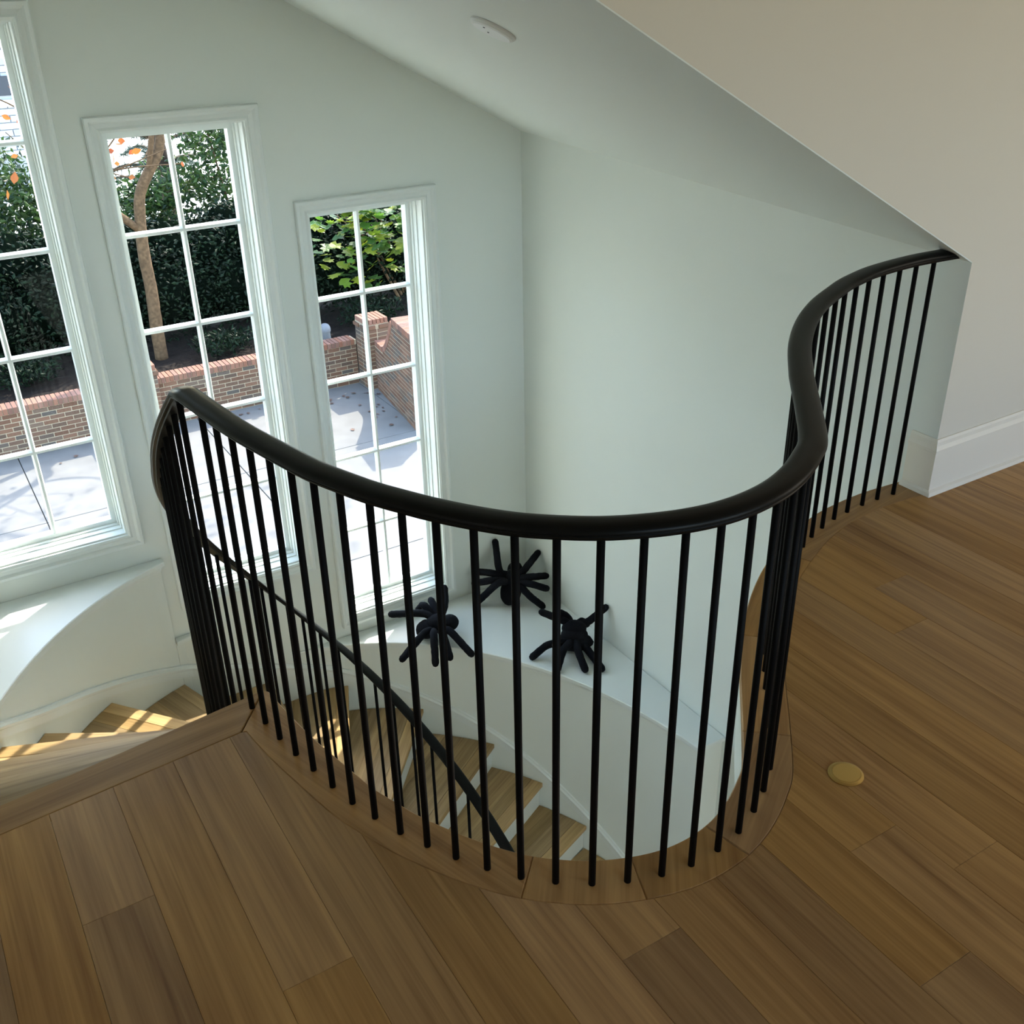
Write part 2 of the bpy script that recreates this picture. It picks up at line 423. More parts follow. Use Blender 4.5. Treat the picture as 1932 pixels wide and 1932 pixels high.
# the room wall with the sloping opening to the stairwell
bm = bmesh.new()
pol = [(-3.0, 0), (XL, 0), (XL, ceil_z(XL, YN) + 0.004), (XR, ceil_z(XR, YN) + 0.004), (XR, 0), (6.0, 0), (6.0, 2.78), (-3.0, 2.78)]
tri = [[0, 1, 2, 7], [2, 3, 6, 7], [3, 4, 5, 6]]
va = [bm.verts.new((x, YN, z)) for x, z in pol]; vb = [bm.verts.new((x, YN + 0.1, z)) for x, z in pol]
for f in tri:
    bm.faces.new([va[i] for i in f]); bm.faces.new([vb[i] for i in f[::-1]])
for i in range(8): bm.faces.new((va[i], va[(i + 1) % 8], vb[(i + 1) % 8], vb[i]))
wf = bm_mesh(bm); wf.materials.append(M_WARM); wf.materials.append(M_WALL)
for p in wf.polygons:
    if p.normal.y > -0.9: p.material_index = 1
link('wall_front', wf, None, None, 'warm off-white room wall above and right of the sloping opening', 'wall', None, 'structure')
bm = bmesh.new()
bm_box(bm, -3.0, 6.0, -4.0, YN, 2.78, 2.88)
link('ceiling_room', bm_mesh(bm), M_WARM, None, 'flat ceiling of the upper room', 'ceiling', None, 'structure')
wall_with_holes('wall_rear', -3.0, 6.0, -4.2, -4.0, 0, 2.78, [(3.3, 5.1, 0.6, 2.5), (0.3, 2.1, 0.6, 2.5)], M_WARM, 'rear wall of the upper room with two window openings')
link('wall_room_left', box_me(-3.1, -3.0, -4.2, YN + 0.1, 0, 2.88), M_WARM, None, 'left wall of the upper room', 'wall', None, 'structure')
link('wall_room_right', box_me(6.0, 6.1, -4.2, YN + 0.1, 0, 2.88), M_WARM, None, 'right wall of the upper room', 'wall', None, 'structure')
# lower hall
link('floor_lower', box_me(-3.0, 6.0, -3.2, YW, -3.56, -3.46), plain('lower_oak', (0.16, 0.115, 0.07), 0.5), None, 'oak floor of the hall at the foot of the stair', 'floor', None, 'structure')
link('wall_lower_rear', box_me(-3.0, 6.0, -3.3, -3.2, -3.46, -0.3), M_WALL, None, 'rear wall of the lower hall', 'wall', None, 'structure')
link('wall_lower_left', box_me(-3.1, -3.0, -3.2, YN + 0.1, -3.46, -0.3), M_WALL, None, 'left wall of the lower hall', 'wall', None, 'structure')
link('wall_lower_right', box_me(6.0, 6.1, -3.2, YN + 0.1, -3.46, -0.3), M_WALL, None, 'right wall of the lower hall', 'wall', None, 'structure')

# ------------------------------------------------------------------ upper floor: slab, planks, border
bm = bmesh.new(); xs = []
x = -3.0
while x < 6.0:
    xs.append(x); x += 0.04 if 0.5 < x < 3.1 else 0.2
xs.append(6.0)
xs = sorted(set([round(v, 4) for v in xs] + [XL - 0.001, XL + 0.001, XR - 0.03, XR + 0.001]))
def y_slab(x):
    if x < XL or x > XR - 0.02: return YN
    return y_in(x) - 0.012
rows = []
for x in xs:
    rows.append([bm.verts.new((x, -4.0, -0.024)), bm.verts.new((x, y_slab(x), -0.024)), bm.verts.new((x, y_slab(x), -0.30)), bm.verts.new((x, -4.0, -0.30))])
for a, b in zip(rows, rows[1:]):
    for j in range(4): bm.faces.new((a[j], b[j], b[(j + 1) % 4], a[(j + 1) % 4]))
bm.faces.new(rows[0]); bm.faces.new(rows[-1][::-1])
FLOOR = link('floor', bm_mesh(bm), M_WALL, None, 'wide-plank oak floor of the upper landing around the stair opening', 'floor', None, 'structure')

PW, PX0, GAP = 0.149, -0.015, 0.0003
k = math.floor((-3.0 - PX0) / PW) + 1
while PX0 + k * PW < 5.9:
    a, b = PX0 + k * PW + GAP, PX0 + (k + 1) * PW - GAP
    n = 8 if 0.3 < b and a < 3.1 else 1
    top = [(a + (b - a) * i / n, y_out(a + (b - a) * i / n) - GAP) for i in range(n + 1)]
    if a < XL < b or a < 0.475 < b: top = [(a + (b - a) * i / 24, y_out(a + (b - a) * i / 24) - GAP) for i in range(25)]
    full = [(a, -3.98), (b, -3.98)] + top[::-1]
    if k == 0: cuts = [1.737, 0.2, -1.6]
    elif k == 11: cuts = [0.866, -0.9, -2.5]
    elif k == 2: cuts = [1.364, -0.3, -2.1]
    elif k == 15: cuts = [1.53, -0.4]
    elif k == 16: cuts = [1.73, 0.1, -1.9]
    else:
        cuts = []; y = rnd.uniform(0.3, 1.1)
        while y > -3.6: cuts.append(y); y -= rnd.uniform(1.2, 2.0)
    segs = [10] + cuts + [-10]
    for hi, lo in zip(segs, segs[1:]):
        p = clip(clip(full, 0, -1, -(hi - GAP)), 0, 1, lo + GAP)
        if len(p) > 2: wood_piece('floor_plank', p, -0.022, 0.0, math.pi / 2, M_FLOOR, FLOOR, 0.0005)
    k += 1

# landing nosing along the top step, mitred into the curved border
def y_nose(x): return 2.155 + (x + 0.56) * 0.121
wood_piece('landing_nosing', [(XL + 0.002, y_out(XL + 0.002) + GAP), (0.462, 2.1505), (0.574, y_nose(0.56)), (XL + 0.002, y_nose(XL))], -0.030, 0.0, 0.066, M_FLOOR, FLOOR, 0.003)
# curved border, cut into pieces with their own grain
NG = len(GC); i0 = 0
while OUT[i0].y > 2.15: i0 += 1
joints = [0] + [min(range(NG), key=lambda i: (GC[i].x - x_) ** 2 + (GC[i].y - y_) ** 2) for x_, y_ in ((0.835, 1.345), (1.03, 1.215), (1.27, 1.188), (1.60, 1.40), (1.90, 1.72), (2.30, 2.00))] + [NG - 1]
for a, b in zip(joints, joints[1:]):
    inn = [IN[i] for i in range(a, b + 1)]; out = [OUT[i] for i in range(max(a, i0), b + 1)]
    if a == 0: inn = [Vector((0.575, y_nose(0.56), 0))] + [p for p in inn if p.y < y_nose(0.56) - 0.004]; out = [Vector((0.4645, 2.1495, 0))] + out
    if b == NG - 1:
        inn = [p for p in inn if p.x < XR - 0.003]; out = [p for p in out if p.x < 2.985] + [Vector((2.995, 2.0695, 0)), Vector((XR - 0.001, 2.0695, 0))]
    mid = GC[(a + b) // 2]; t = GC[b] - GC[a]
    poly = [(p.x, p.y) for p in inn] + [(p.x, p.y) for p in out[::-1]]
    ang = math.atan2(t.y, t.x)
    if a == joints[1] or a == joints[2]: ang = math.radians(52)
    wood_piece('floor_border', poly, -0.030, 0.0, ang, M_FLOOR, FLOOR, 0.003)

# ------------------------------------------------------------------ drum: curved low walls with ledges
def ell(th, off): return (EX + (EA + off) * math.cos(th), EY + (EB + off) * math.sin(th))
def ell_y(x, off): return EY + (EB + off) * math.sqrt(max(0, 1 - ((x - EX) / (EA + off)) ** 2))
def drum_pts(x_from, x_to, off, n=40):
    """points of the drum between two x (top half), clipped by the window wall"""
    a0 = math.acos(max(-1, min(1, (x_from - EX) / (EA + off)))); a1 = math.acos(max(-1, min(1, (x_to - EX) / (EA + off))))
    return [(lambda q: (q[0], min(q[1], YW - 0.001)))(ell(a0 + (a1 - a0) * i / n, off)) for i in range(n + 1)]
WO, LO = 0.015, -0.022                       # offsets of the wall face and of the ledge edge
ZL1, ZL2, ZL3 = -0.935, -1.43, -1.79
def block(name, polyw, polyl, zl, label, n, corner_label):
    link(name, prism_me(polyw, -3.46, zl - 0.03), M_WALL, None, label, 'wall', None, 'structure')
    t = link('trim_%d' % n, prism_me(polyl, zl - 0.022, zl, 0.004), M_TRIM, None, corner_label, 'ledge', None, 'structure')
    return t
def bed_mould(poly_front, zl, parent):
    path = [Vector((x, y, zl)) for x, y in poly_front]
    link('ledge_moulding', sweep_me(path, [(0.0, -0.022), (0.027, -0.022), (0.026, -0.032), (0.017, -0.038), (0.015, -0.050), (0.007, -0.056), (0.006, -0.064), (0.0, -0.066)]), M_TRIM, parent)
# right corner
endY = 2.965
thE = math.asin((endY - EY) / (EB + WO))
def right_pts(off, n=48):
    th0 = math.asin((endY - EY) / (EB + off)); th1 = math.pi / 2
    pts = [ell(th0 + (th1 - th0) * i / n, off) for i in range(n + 1)]
    return [p for p in pts if p[1] < YW - 0.002]
rw = right_pts(WO); rl = right_pts(LO)
wallp = [(XR - 0.001, YW - 0.001), (XR - 0.001, endY)] + rw + [(rw[-1][0] - 0.04, YW - 0.001)]
rl2 = [(p[0], p[1] - (0.02 if i == 0 else 0)) for i, p in enumerate(rl)]
ledp = [(XR - 0.001, YW - 0.001), (XR - 0.001, endY - 0.02)] + rl2 + [(rl[-1][0] - 0.04, YW - 0.001)]
t = block('wall_curve_right', wallp, ledp, ZL3, 'curved low wall sweeping round the right corner of the stair', 1, 'white corner ledge on which the three plush spiders sit')
bed_mould(rw[::-1], ZL3, t)
# left corner (higher) and the thin slice under the middle window
def left_pts(x_to, off, n=48):
    pts = []
    for i in range(n + 1):
        th = math.pi - (math.pi / 2) * i / n; p = ell(th, off)
        pts.append((max(p[0], XL + 0.02), min(p[1], YW - 0.012)))
    return [p for p in pts if p[0] <= x_to]
XE = 0.79
lw = left_pts(XE, WO); ll = left_pts(XE + 0.02, LO)
lw.append((XE, min(ell_y(XE, WO), YW - 0.012))); ll.append((XE + 0.02, min(ell_y(XE + 0.02, LO), YW - 0.02)))
t = block('wall_curve_left', [(XL + 0.001, 2.20)] + [(XL + 0.02, 2.20)] + lw + [(XE, YW - 0.001), (XL + 0.001, YW - 0.001)], [(XL + 0.001, 2.20), (XL + 0.04, 2.20)] + ll + [(XE + 0.02, YW - 0.001), (XL + 0.001, YW - 0.001)], ZL1, 'curved low wall beside the upper treads under the left window', 2, 'white curved ledge below the tallest window at left')
bed_mould(lw, ZL1, t)
mw = [p for p in drum_pts(XE + 0.001, 1.10, WO, 20) if p[1] < YW - 0.002]; ml = [p for p in drum_pts(XE + 0.001, 1.20, LO, 20) if p[1] < YW - 0.002]
t = block('wall_curve_middle', [(XE + 0.001, YW - 0.001)] + mw + [(mw[-1][0] + 0.05, YW - 0.001)], [(XE + 0.001, YW - 0.001)] + ml + [(ml[-1][0] + 0.03, YW - 0.001)], ZL2, 'thin curved wall slice under the middle window', 3, 'narrow white ledge tapering out below the middle window')

# ------------------------------------------------------------------ windows
def window(n, cx, zt, label):
    root = empty('window_%d' % n, (cx, YW, zt - HBOT), label, 'window', 'stepped stair windows', 'structure')
    base = Vector((cx, YW, zt - HBOT))
    def part(name, me, mat, parent=root):
        for v in me.vertices: v.co -= base
        return link(name, me, mat, parent)
    z0, z1 = zt - HBOT, zt + HTOP
    # mitred casing, backband profile swept round the opening
    prof = [(0.002, 0.0), (0.002, 0.014), (0.012, 0.020), (0.022, 0.014), (0.040, 0.018), (0.052, 0.030), (0.066, 0.030), (0.070, 0.024), (0.070, 0.0)]
    V = []; F = []; m = len(prof)
    for (sx, sz) in ((-1, -1), (1, -1), (1, 1), (-1, 1)):
        for d, h in prof:
            V.append((cx + sx * (HW + d), YW - h - 0.0005, (z0 - d) if sz < 0 else (z1 + d)))
    for c in range(4):
        for j in range(m - 1):
            c2 = (c + 1) % 4; F.append((c * m + j, c2 * m + j, c2 * m + j + 1, c * m + j + 1))
    me = mesh(V, F); bm = bmesh.new(); bm.from_mesh(me); bmesh.ops.recalc_face_normals(bm, faces=bm.faces)
    bmesh.ops.reverse_faces(bm, faces=[f for f in bm.faces]) if sum(f.normal.y for f in bm.faces) > 0 else None
    bm.to_mesh(me); bm.free()
    part('casing', me, M_TRIM)
    # stepped jamb liner: three nested frames going outwards
    def frame(name, w, y0, y1, parent=root, inset=0.0, bev=0.0015):
        a, b, c, d = cx - HW + inset, cx + HW - inset, z0 + inset, z1 - inset
        bm = bmesh.new()
        o = [(a, c), (b, c), (b, d), (a, d)]; i = [(a + w, c + w), (b - w, c + w), (b - w, d - w), (a + w, d - w)]
        vv = {}
        for tag_, ring in (('o', o), ('i', i)):
            for k_, (x_, z_) in enumerate(ring):
                for yk, y_ in ((0, y0), (1, y1)): vv[tag_, k_, yk] = bm.verts.new((x_, y_, z_))
        for k_ in range(4):
            q = (k_ + 1) % 4
            bm.faces.new((vv['o', k_, 0], vv['o', q, 0], vv['i', q, 0], vv['i', k_, 0]))
            bm.faces.new((vv['o', q, 1], vv['o', k_, 1], vv['i', k_, 1], vv['i', q, 1]))
            bm.faces.new((vv['i', k_, 0], vv['i', q, 0], vv['i', q, 1], vv['i', k_, 1]))
            bm.faces.new((vv['o', q, 0], vv['o', k_, 0], vv['o', k_, 1], vv['o', q, 1]))
        me_ = bm_mesh(bm)
        return part(name, me_, M_TRIM, parent)
    frame('jamb', 0.006, YW + 0.001, YW + 0.060)
    frame('jamb_stop', 0.012, YW + 0.060, YW + 0.095)
    frame('frame', 0.019, YW + 0.095, YW + 0.20)
    sash = frame('sash', 0.030, YG - 0.022, YG + 0.030, root, 0.012)
    gx, gz0, gz1 = HW - 0.040, z0 + 0.040, z1 - 0.040
    # bevelled muntins
    def bar(horizontal, pos, a, b):
        pr = [(-0.0125, 0.0), (-0.006, -0.018), (0.006, -0.018), (0.0125, 0.0), (0.0125, 0.014), (0.006, 0.026), (-0.006, 0.026), (-0.0125, 0.014)]
        V = []
        for e in (a, b):
            for w, y in pr:
                V.append((e, YG + y, pos + w) if horizontal else (pos + w, YG + y + 0.0004, e))
        m_ = len(pr); F = [(j, (j + 1) % m_, m_ + (j + 1) % m_, m_ + j) for j in range(m_)] + [tuple(range(m_)), tuple(range(m_, 2 * m_))]
        me_ = mesh(V, F); bm_ = bmesh.new(); bm_.from_mesh(me_); bmesh.ops.recalc_face_normals(bm_, faces=bm_.faces); bm_.to_mesh(me_); bm_.free()
        part('muntin', me_, M_TRIM, root)
    zs = [zt - 0.461 * j for j in range(1, 5)]
    for z in zs: bar(True, z, cx - gx, cx + gx)
    bar(False, cx, gz0, gz1)
    ze = [gz1] + zs + [gz0]
    for a, b in zip(ze, ze[1:]):
        for s in (-1, 1):
            xa, xb = (cx - gx - 0.002, cx) if s < 0 else (cx, cx + gx + 0.002)
            me_ = box_me(xa + 0.001, xb - 0.001, YG - 0.002, YG + 0.002, b, a); part('pane', me_, M_GLASS, root)
    return root
window(1, *WIN[0], 'highest of the three tall white windows, cut by the left edge')
window(2, *WIN[1], 'middle of the three tall white windows, behind the rail bend')
window(3, *WIN[2], 'lowest of the three tall white windows, nearest the wall corner')

# ------------------------------------------------------------------ baseboard on the room wall, wrapping the corner
BP = [(0.0, 0.0), (0.0, 0.215), (0.006, 0.215), (0.010, 0.206), (0.012, 0.192), (0.019, 0.178), (0.019, 0.168), (0.015, 0.165), (0.015, 0.020), (0.026, 0.014), (0.030, 0.0)]
path = [Vector((5.98, YN - 0.0005, 0.0005)), Vector((XR - 0.0005, YN - 0.0005, 0.0005)), Vector((XR - 0.0005, YN + 0.105, 0.0005))]
link('baseboard_right', sweep_me(path, [(-l, h) for l, h in BP]), M_BASE, None, 'tall moulded white baseboard turning the corner on the right', 'baseboard', None, 'structure')

# ------------------------------------------------------------------ staircase
RA, RB = 0.692, 1.359                          # rail ellipse
TK = [197.4, 188.6, 177.8, 166, 154, 142, 130, 119.5, 110, 101, 91, 79, 67, 55.6, 43.5, 32.8, 22.7, 13, 3.5]
NO = {1: (-.116, 2.489), 2: (-.122, 2.772), 3: (-.128, 3.061), 4: (-.131, 3.366), 5: (-.133, 3.683), 6: (-.129, 4.037), 7: (.033, 4.306), 8: (.363, 4.657), 9: (.785, 4.856), 10: (1.27, 4.85), 11: (1.735, 4.852), 12: (2.14, 4.628), 13: (2.458, 4.288), 14: (2.616, 3.998), 15: (2.744, 3.71), 16: (2.84, 3.42), 17: (2.88, 3.13), 18: (2.90, 2.84)}
TA, TB = RA - 0.05, RB - 0.05
def inner_pt(k):
    th = math.radians(TK[k]); return (EX + TA * math.cos(th), EY + TB * math.sin(th))
def outer_pt(k):
    p = inner_pt(k); d = (NO[k][0] - p[0], NO[k][1] - p[1]); l = math.hypot(*d); d = (d[0] / l, d[1] / l); t = 0.2
    while t < 3:
        x, y = p[0] + d[0] * t, p[1] + d[1] * t
        th = math.atan2((y - EY), (x - EX))
        if y > EY:
            out = ((x - EX) / (EA + WO)) ** 2 + ((y - EY) / (EB + WO)) ** 2 > 1
        else: out = abs(x - EX) > EA + WO
        if out or y > YW - 0.004 or x < XL + 0.022 or x > XR: break
        t += 0.002
    t -= 0.003
    return (p[0] + d[0] * t, p[1] + d[1] * t)
STAIR = empty('curved_staircase', (EX, EY, -3.46), 'curved oak-tread staircase with white risers winding down clockwise', 'staircase')
def stair_part(o):
    o.location = Vector(o.location) - Vector((EX, EY, -3.46)); return o
lines = {0: ((0.56, y_nose(0.56)), (XL + 0.022, y_nose(XL)))}
for k in range(1, 19): lines[k] = (inner_pt(k), outer_pt(k))
def drum_between(p, q):
    """points on the drum from p to q (exclusive)"""
    if p[1] < EY or q[1] < EY: return []
    a = math.atan2((p[1] - EY) / EB, (p[0] - EX) / EA); b = math.atan2((q[1] - EY) / EB, (q[0] - EX) / EA)
    out = []
    for i in range(1, 6):
        x, y = ell(a + (b - a) * i / 6, WO - 0.003); out.append((max(x, XL + 0.022), min(y, YW - 0.004)))
    return out
for k in range(1, 19):
    (fi, fo), (bi, bo) = lines[k], lines[k - 1]
    z = -RISE * k
    if k > 1:
        eb = Vector((bo[0] - bi[0], bo[1] - bi[1])).normalized(); nbk = Vector((-eb.y, eb.x))
        (xi, xo) = lines[k - 2]
        if nbk.dot(Vector(((xi[0] + xo[0]) / 2 - bi[0], (xi[1] + xo[1]) / 2 - bi[1]))) < 0: nbk = -nbk
    else: nbk = Vector((0, -1))
    bi = (bi[0] + nbk.x * 0.034, bi[1] + nbk.y * 0.034); bo2 = (bo[0] + nbk.x * 0.034, bo[1] + nbk.y * 0.034)
    bo = bo2 if k < 2 or bo2[1] < EY else (lambda q: (max(q[0], XL + 0.022), min(q[1], YW - 0.004)))(ell(math.atan2((bo2[1] - EY) / EB, (bo2[0] - EX) / EA), WO - 0.003))
    # walking direction normal of the front edge, pointing back uphill
    e = Vector((fo[0] - fi[0], fo[1] - fi[1])); e.normalize(); nb = Vector((-e.y, e.x))
    c = Vector(((bi[0] + bo[0]) / 2 - fi[0], (bi[1] + bo[1]) / 2 - fi[1]))
    if nb.dot(c) < 0: nb = -nb
    poly = [fi, fo] + drum_between(fo, bo) + [bo, bi]
    ang = math.atan2(e.y, e.x); d0 = nb.x * fi[0] + nb.y * fi[1]
    dmax = max(nb.x * p[0] + nb.y * p[1] for p in poly) - d0
    edges = [0.0, 0.075]; w = 0.0
    while edges[-1] < dmax - 0.02: edges.append(edges[-1] + (0.075 + 0.03 * ((k * 7 + len(edges) * 5) % 3)))
    root = None
    for j, (a, b) in enumerate(zip(edges, edges[1:])):
        p = clip(clip(poly, nb.x, nb.y, d0 + a + 0.0003), -nb.x, -nb.y, -(d0 + b - 0.0003))
        if len(p) < 3: continue
        if root is None:
            root = stair_part(wood_piece('tread', p, z - 0.030, z, ang, M_TREAD, STAIR, 0.003))
        else:
            o = wood_piece('tread_board', p, z - 0.030, z, ang, M_TREAD, root, 0.0008)
            wl = Matrix.Translation(o.location) @ Matrix.Rotation(o.rotation_euler.z, 4, 'Z')
            rl_ = Matrix.Translation(Vector(root.location) + Vector((EX, EY, -3.46))) @ Matrix.Rotation(root.rotation_euler.z, 4, 'Z')
            wl = Matrix.Translation((0, 0, 0)) @ wl
            loc = rl_.inverted() @ wl
            o.matrix_local = loc
    # riser under the front edge of the tread above
    (ui, uo) = lines[k - 1]
    e = Vector((uo[0] - ui[0], uo[1] - ui[1])); e.normalize(); n_ = Vector((-e.y, e.x))
    if k > 1:
        (xi, xo) = lines[k - 2] if k > 1 else lines[0]
        c = Vector(((xi[0] + xo[0]) / 2 - ui[0], (xi[1] + xo[1]) / 2 - ui[1]))
    else: c = Vector((0, -1))
    if n_.dot(c) < 0: n_ = -n_
    s = 0.022
    rp = [(ui[0] + n_.x * s, ui[1] + n_.y * s), (uo[0] + n_.x * s, uo[1] + n_.y * s), (uo[0] + n_.x * (s + 0.015), uo[1] + n_.y * (s + 0.015)), (ui[0] + n_.x * (s + 0.015), ui[1] + n_.y * (s + 0.015))]
    stair_part(link('riser', prism_me(rp, z, z + RISE - 0.0305), M_TRIM, STAIR))
# inner string: white curved face under the tread ends
path = []
for i in range(0, 97):
    th = 196 - i * 2
    kf = interp(-th, [-t for t in TK], list(range(19)))
    path.append(Vector((EX + (TA + 0.03) * math.cos(math.radians(th)), EY + (TB + 0.03) * math.sin(math.radians(th)), max(-3.46, -RISE * kf - 0.24))))
stair_part(link('string', sweep_me(path, [(-0.012, -0.20), (0.012, -0.20), (0.012, 0.0), (-0.012, 0.0)]), M_TRIM, STAIR))
# skirt moulding along the drum above the treads
path = []; tpar = []; zz = []
for k in range(1, 19):
    o = lines[k][1]
    if o[1] > EY: tpar.append(-math.degrees(math.atan2((o[1] - EY) / EB, (o[0] - EX) / EA))); zz.append(-RISE * k)
for i in range(0, 161):
    th = 178 - i * (178 - 8) / 160
    x, y = ell(math.radians(th), WO); x = max(x, XL + 0.02)
    path.append(Vector((x, min(y, YW - 0.002), interp(-th, tpar, zz) + 0.055)))
# smooth the broken pitch
zsm = [p.z for p in path]
for _ in range(30): zsm = [zsm[0]] + [(zsm[i - 1] + 2 * zsm[i] + zsm[i + 1]) / 4 for i in range(1, len(zsm) - 1)] + [zsm[-1]]
for p, z in zip(path, zsm): p.z = z
stair_part(link('skirt_moulding', sweep_me(path, [(0.0, -0.01), (0.014, -0.01), (0.014, 0.032), (0.020, 0.038), (0.022, 0.050), (0.012, 0.060), (0.010, 0.068), (0.0, 0.070)]), M_TRIM, STAIR))

# ------------------------------------------------------------------ railing
RAIL = empty('stair_railing', (0.52, 2.29, 0.0), 'black railing with thin iron balusters curving round the opening and down the stair', 'railing')
def rp_(o): o.location = Vector(o.location) - Vector((0.52, 2.29, 0)); return o
ZB = 0.860
def rail_z(thd):
    s = (thd - 105) / 90.0
    f = lambda s: (((-0.141 * s + 0.080) * s + 0.129) * s + 1.536) * s - 0.682
    if thd < 14:
        s0 = (14 - 105) / 90.0; return f(s0) + (s - s0) * 2.0 - 0.017
    return f(s) - 0.017
def helix_pt(thd):
    x = EX + RA * math.cos(math.radians(thd)); y = EY + RB * math.sin(math.radians(thd))
    x += -0.026 * max(0, min(1, (thd - 168) / 25.0))
    return Vector((x, y, min(ZB, rail_z(thd))))
rail = [Vector((p.x, p.y, ZB)) for p in GC[::-1]]
rail[0].x = XR - 0.001
th = 191.5
while th > -25: rail.append(helix_pt(th)); th -= 2.2
half = [(0.017, 0.0), (0.018, 0.006), (0.0255, 0.008), (0.027, 0.011), (0.0255, 0.0135), (0.0295, 0.017), (0.0295, 0.021), (0.026, 0.0265), (0.017, 0.031), (0.006, 0.0325)]
prof = [(-0.017, 0.0)] + half + [(-a, b) for a, b in half[::-1]][:-1]
o = rp_(link('handrail', sweep_me(rail, prof), M_BLACK, RAIL, 'black lacquered moulded handrail', None, None, None, True))
es = o.data
for p in es.polygons: p.use_smooth = True
try:
    es.set_sharp_from_angle(angle=math.radians(38))
except Exception: pass
# guard balusters
def cyl_me(r, z0, z1, seg=12):
    V = [(r * math.cos(2 * math.pi * k / seg), r * math.sin(2 * math.pi * k / seg), z) for z in (z0, z1) for k in range(seg)]
    me = mesh(V, [(k, (k + 1) % seg, seg + (k + 1) % seg, seg + k) for k in range(seg)] + [tuple(range(seg - 1, -1, -1)), tuple(range(seg, 2 * seg))])
    for p in me.polygons[:seg]: p.use_smooth = True
    return me
gme = cyl_me(0.0078, 0.0, ZB + 0.006); gme.materials.append(M_IRON)
pos = list(BAL)
def between(a, b, n):
    """n new baluster positions along the guard line between plan points a and b"""
    ia = min(range(NG), key=lambda i: (GC[i].x - a[0]) ** 2 + (GC[i].y - a[1]) ** 2); ib = min(range(NG), key=lambda i: (GC[i].x - b[0]) ** 2 + (GC[i].y - b[1]) ** 2)
    P = resample(GC[ia:ib + 1], 1e9)
    seg = GC[ia:ib + 1]; L = sum((q - p).length for p, q in zip(seg, seg[1:])); P = resample(seg, L / (n + 1))
    return [(p.x, p.y) for p in P[1:-1]]
pos += between(BAL[-1], BAL2[0], 3) + BAL2 + between(BAL2[-1], BAL3[0], 8) + BAL3
for x, y in pos:
    b = bpy.data.objects.new('baluster', gme); COL.objects.link(b); b.parent = RAIL; b.location = (x, y, 0); rp_(b)
# stair balusters
ume = cyl_me(0.0078, 0.0, 1.0); ume.materials.append(M_IRON)
for k in range(1, 18):
    fr = (0.22, 0.72) if k > 5 else (0.15, 0.48, 0.82)
    for f in fr:
        thd = TK[k - 1] + (TK[k] - TK[k - 1]) * f
        if thd > 191: continue
        p = helix_pt(thd); z0 = -RISE * k
        b = bpy.data.objects.new('baluster', ume); COL.objects.link(b); b.parent = RAIL; b.location = (p.x, p.y, z0); b.scale = (1, 1, p.z + 0.006 - z0); rp_(b)

# ------------------------------------------------------------------ small things indoors
# brass floor outlet
o = empty('floor_outlet', (1.654, 1.197, 0.0), 'round brass outlet cover set in the plank floor', 'outlet cover')
link('flange', lathe_me([(0, 0.0004), (0.0425, 0.0004), (0.0425, 0.0022), (0.0365, 0.0050), (0.034, 0.0052)], 40), M_BRASS, o, smooth=False)
link('lid', lathe_me([(0.034, 0.0030), (0.0335, 0.0056), (0.031, 0.0060), (0, 0.0060)], 40), M_BRASS, o)
# round cover plate on the sloped ceiling
cx_, cy_ = 1.738, 2.925
n_ = Vector((0.532, -0.040, 1)).normalized() * -1
q = n_.to_track_quat('Z', 'Y')
o = empty('ceiling_cover', (cx_, cy_, ceil_z(cx_, cy_)), 'round white cover plate with two screws on the sloped ceiling', 'cover plate')
o.rotation_euler = q.to_euler()
link('plate', lathe_me([(0, 0.0005), (0.074, 0.0005), (0.074, 0.006), (0.068, 0.013), (0.060, 0.016), (0, 0.016)], 48), M_PLASTIC, o, smooth=False)
for sx in (-1, 1):
    s_ = link('screw', lathe_me([(0, 0.0155), (0.0032, 0.0155), (0.0032, 0.0172), (0, 0.0174)], 10), M_DARK, o); s_.location = (sx * 0.016, 0.028 * sx * 0.6 + 0.02, 0)

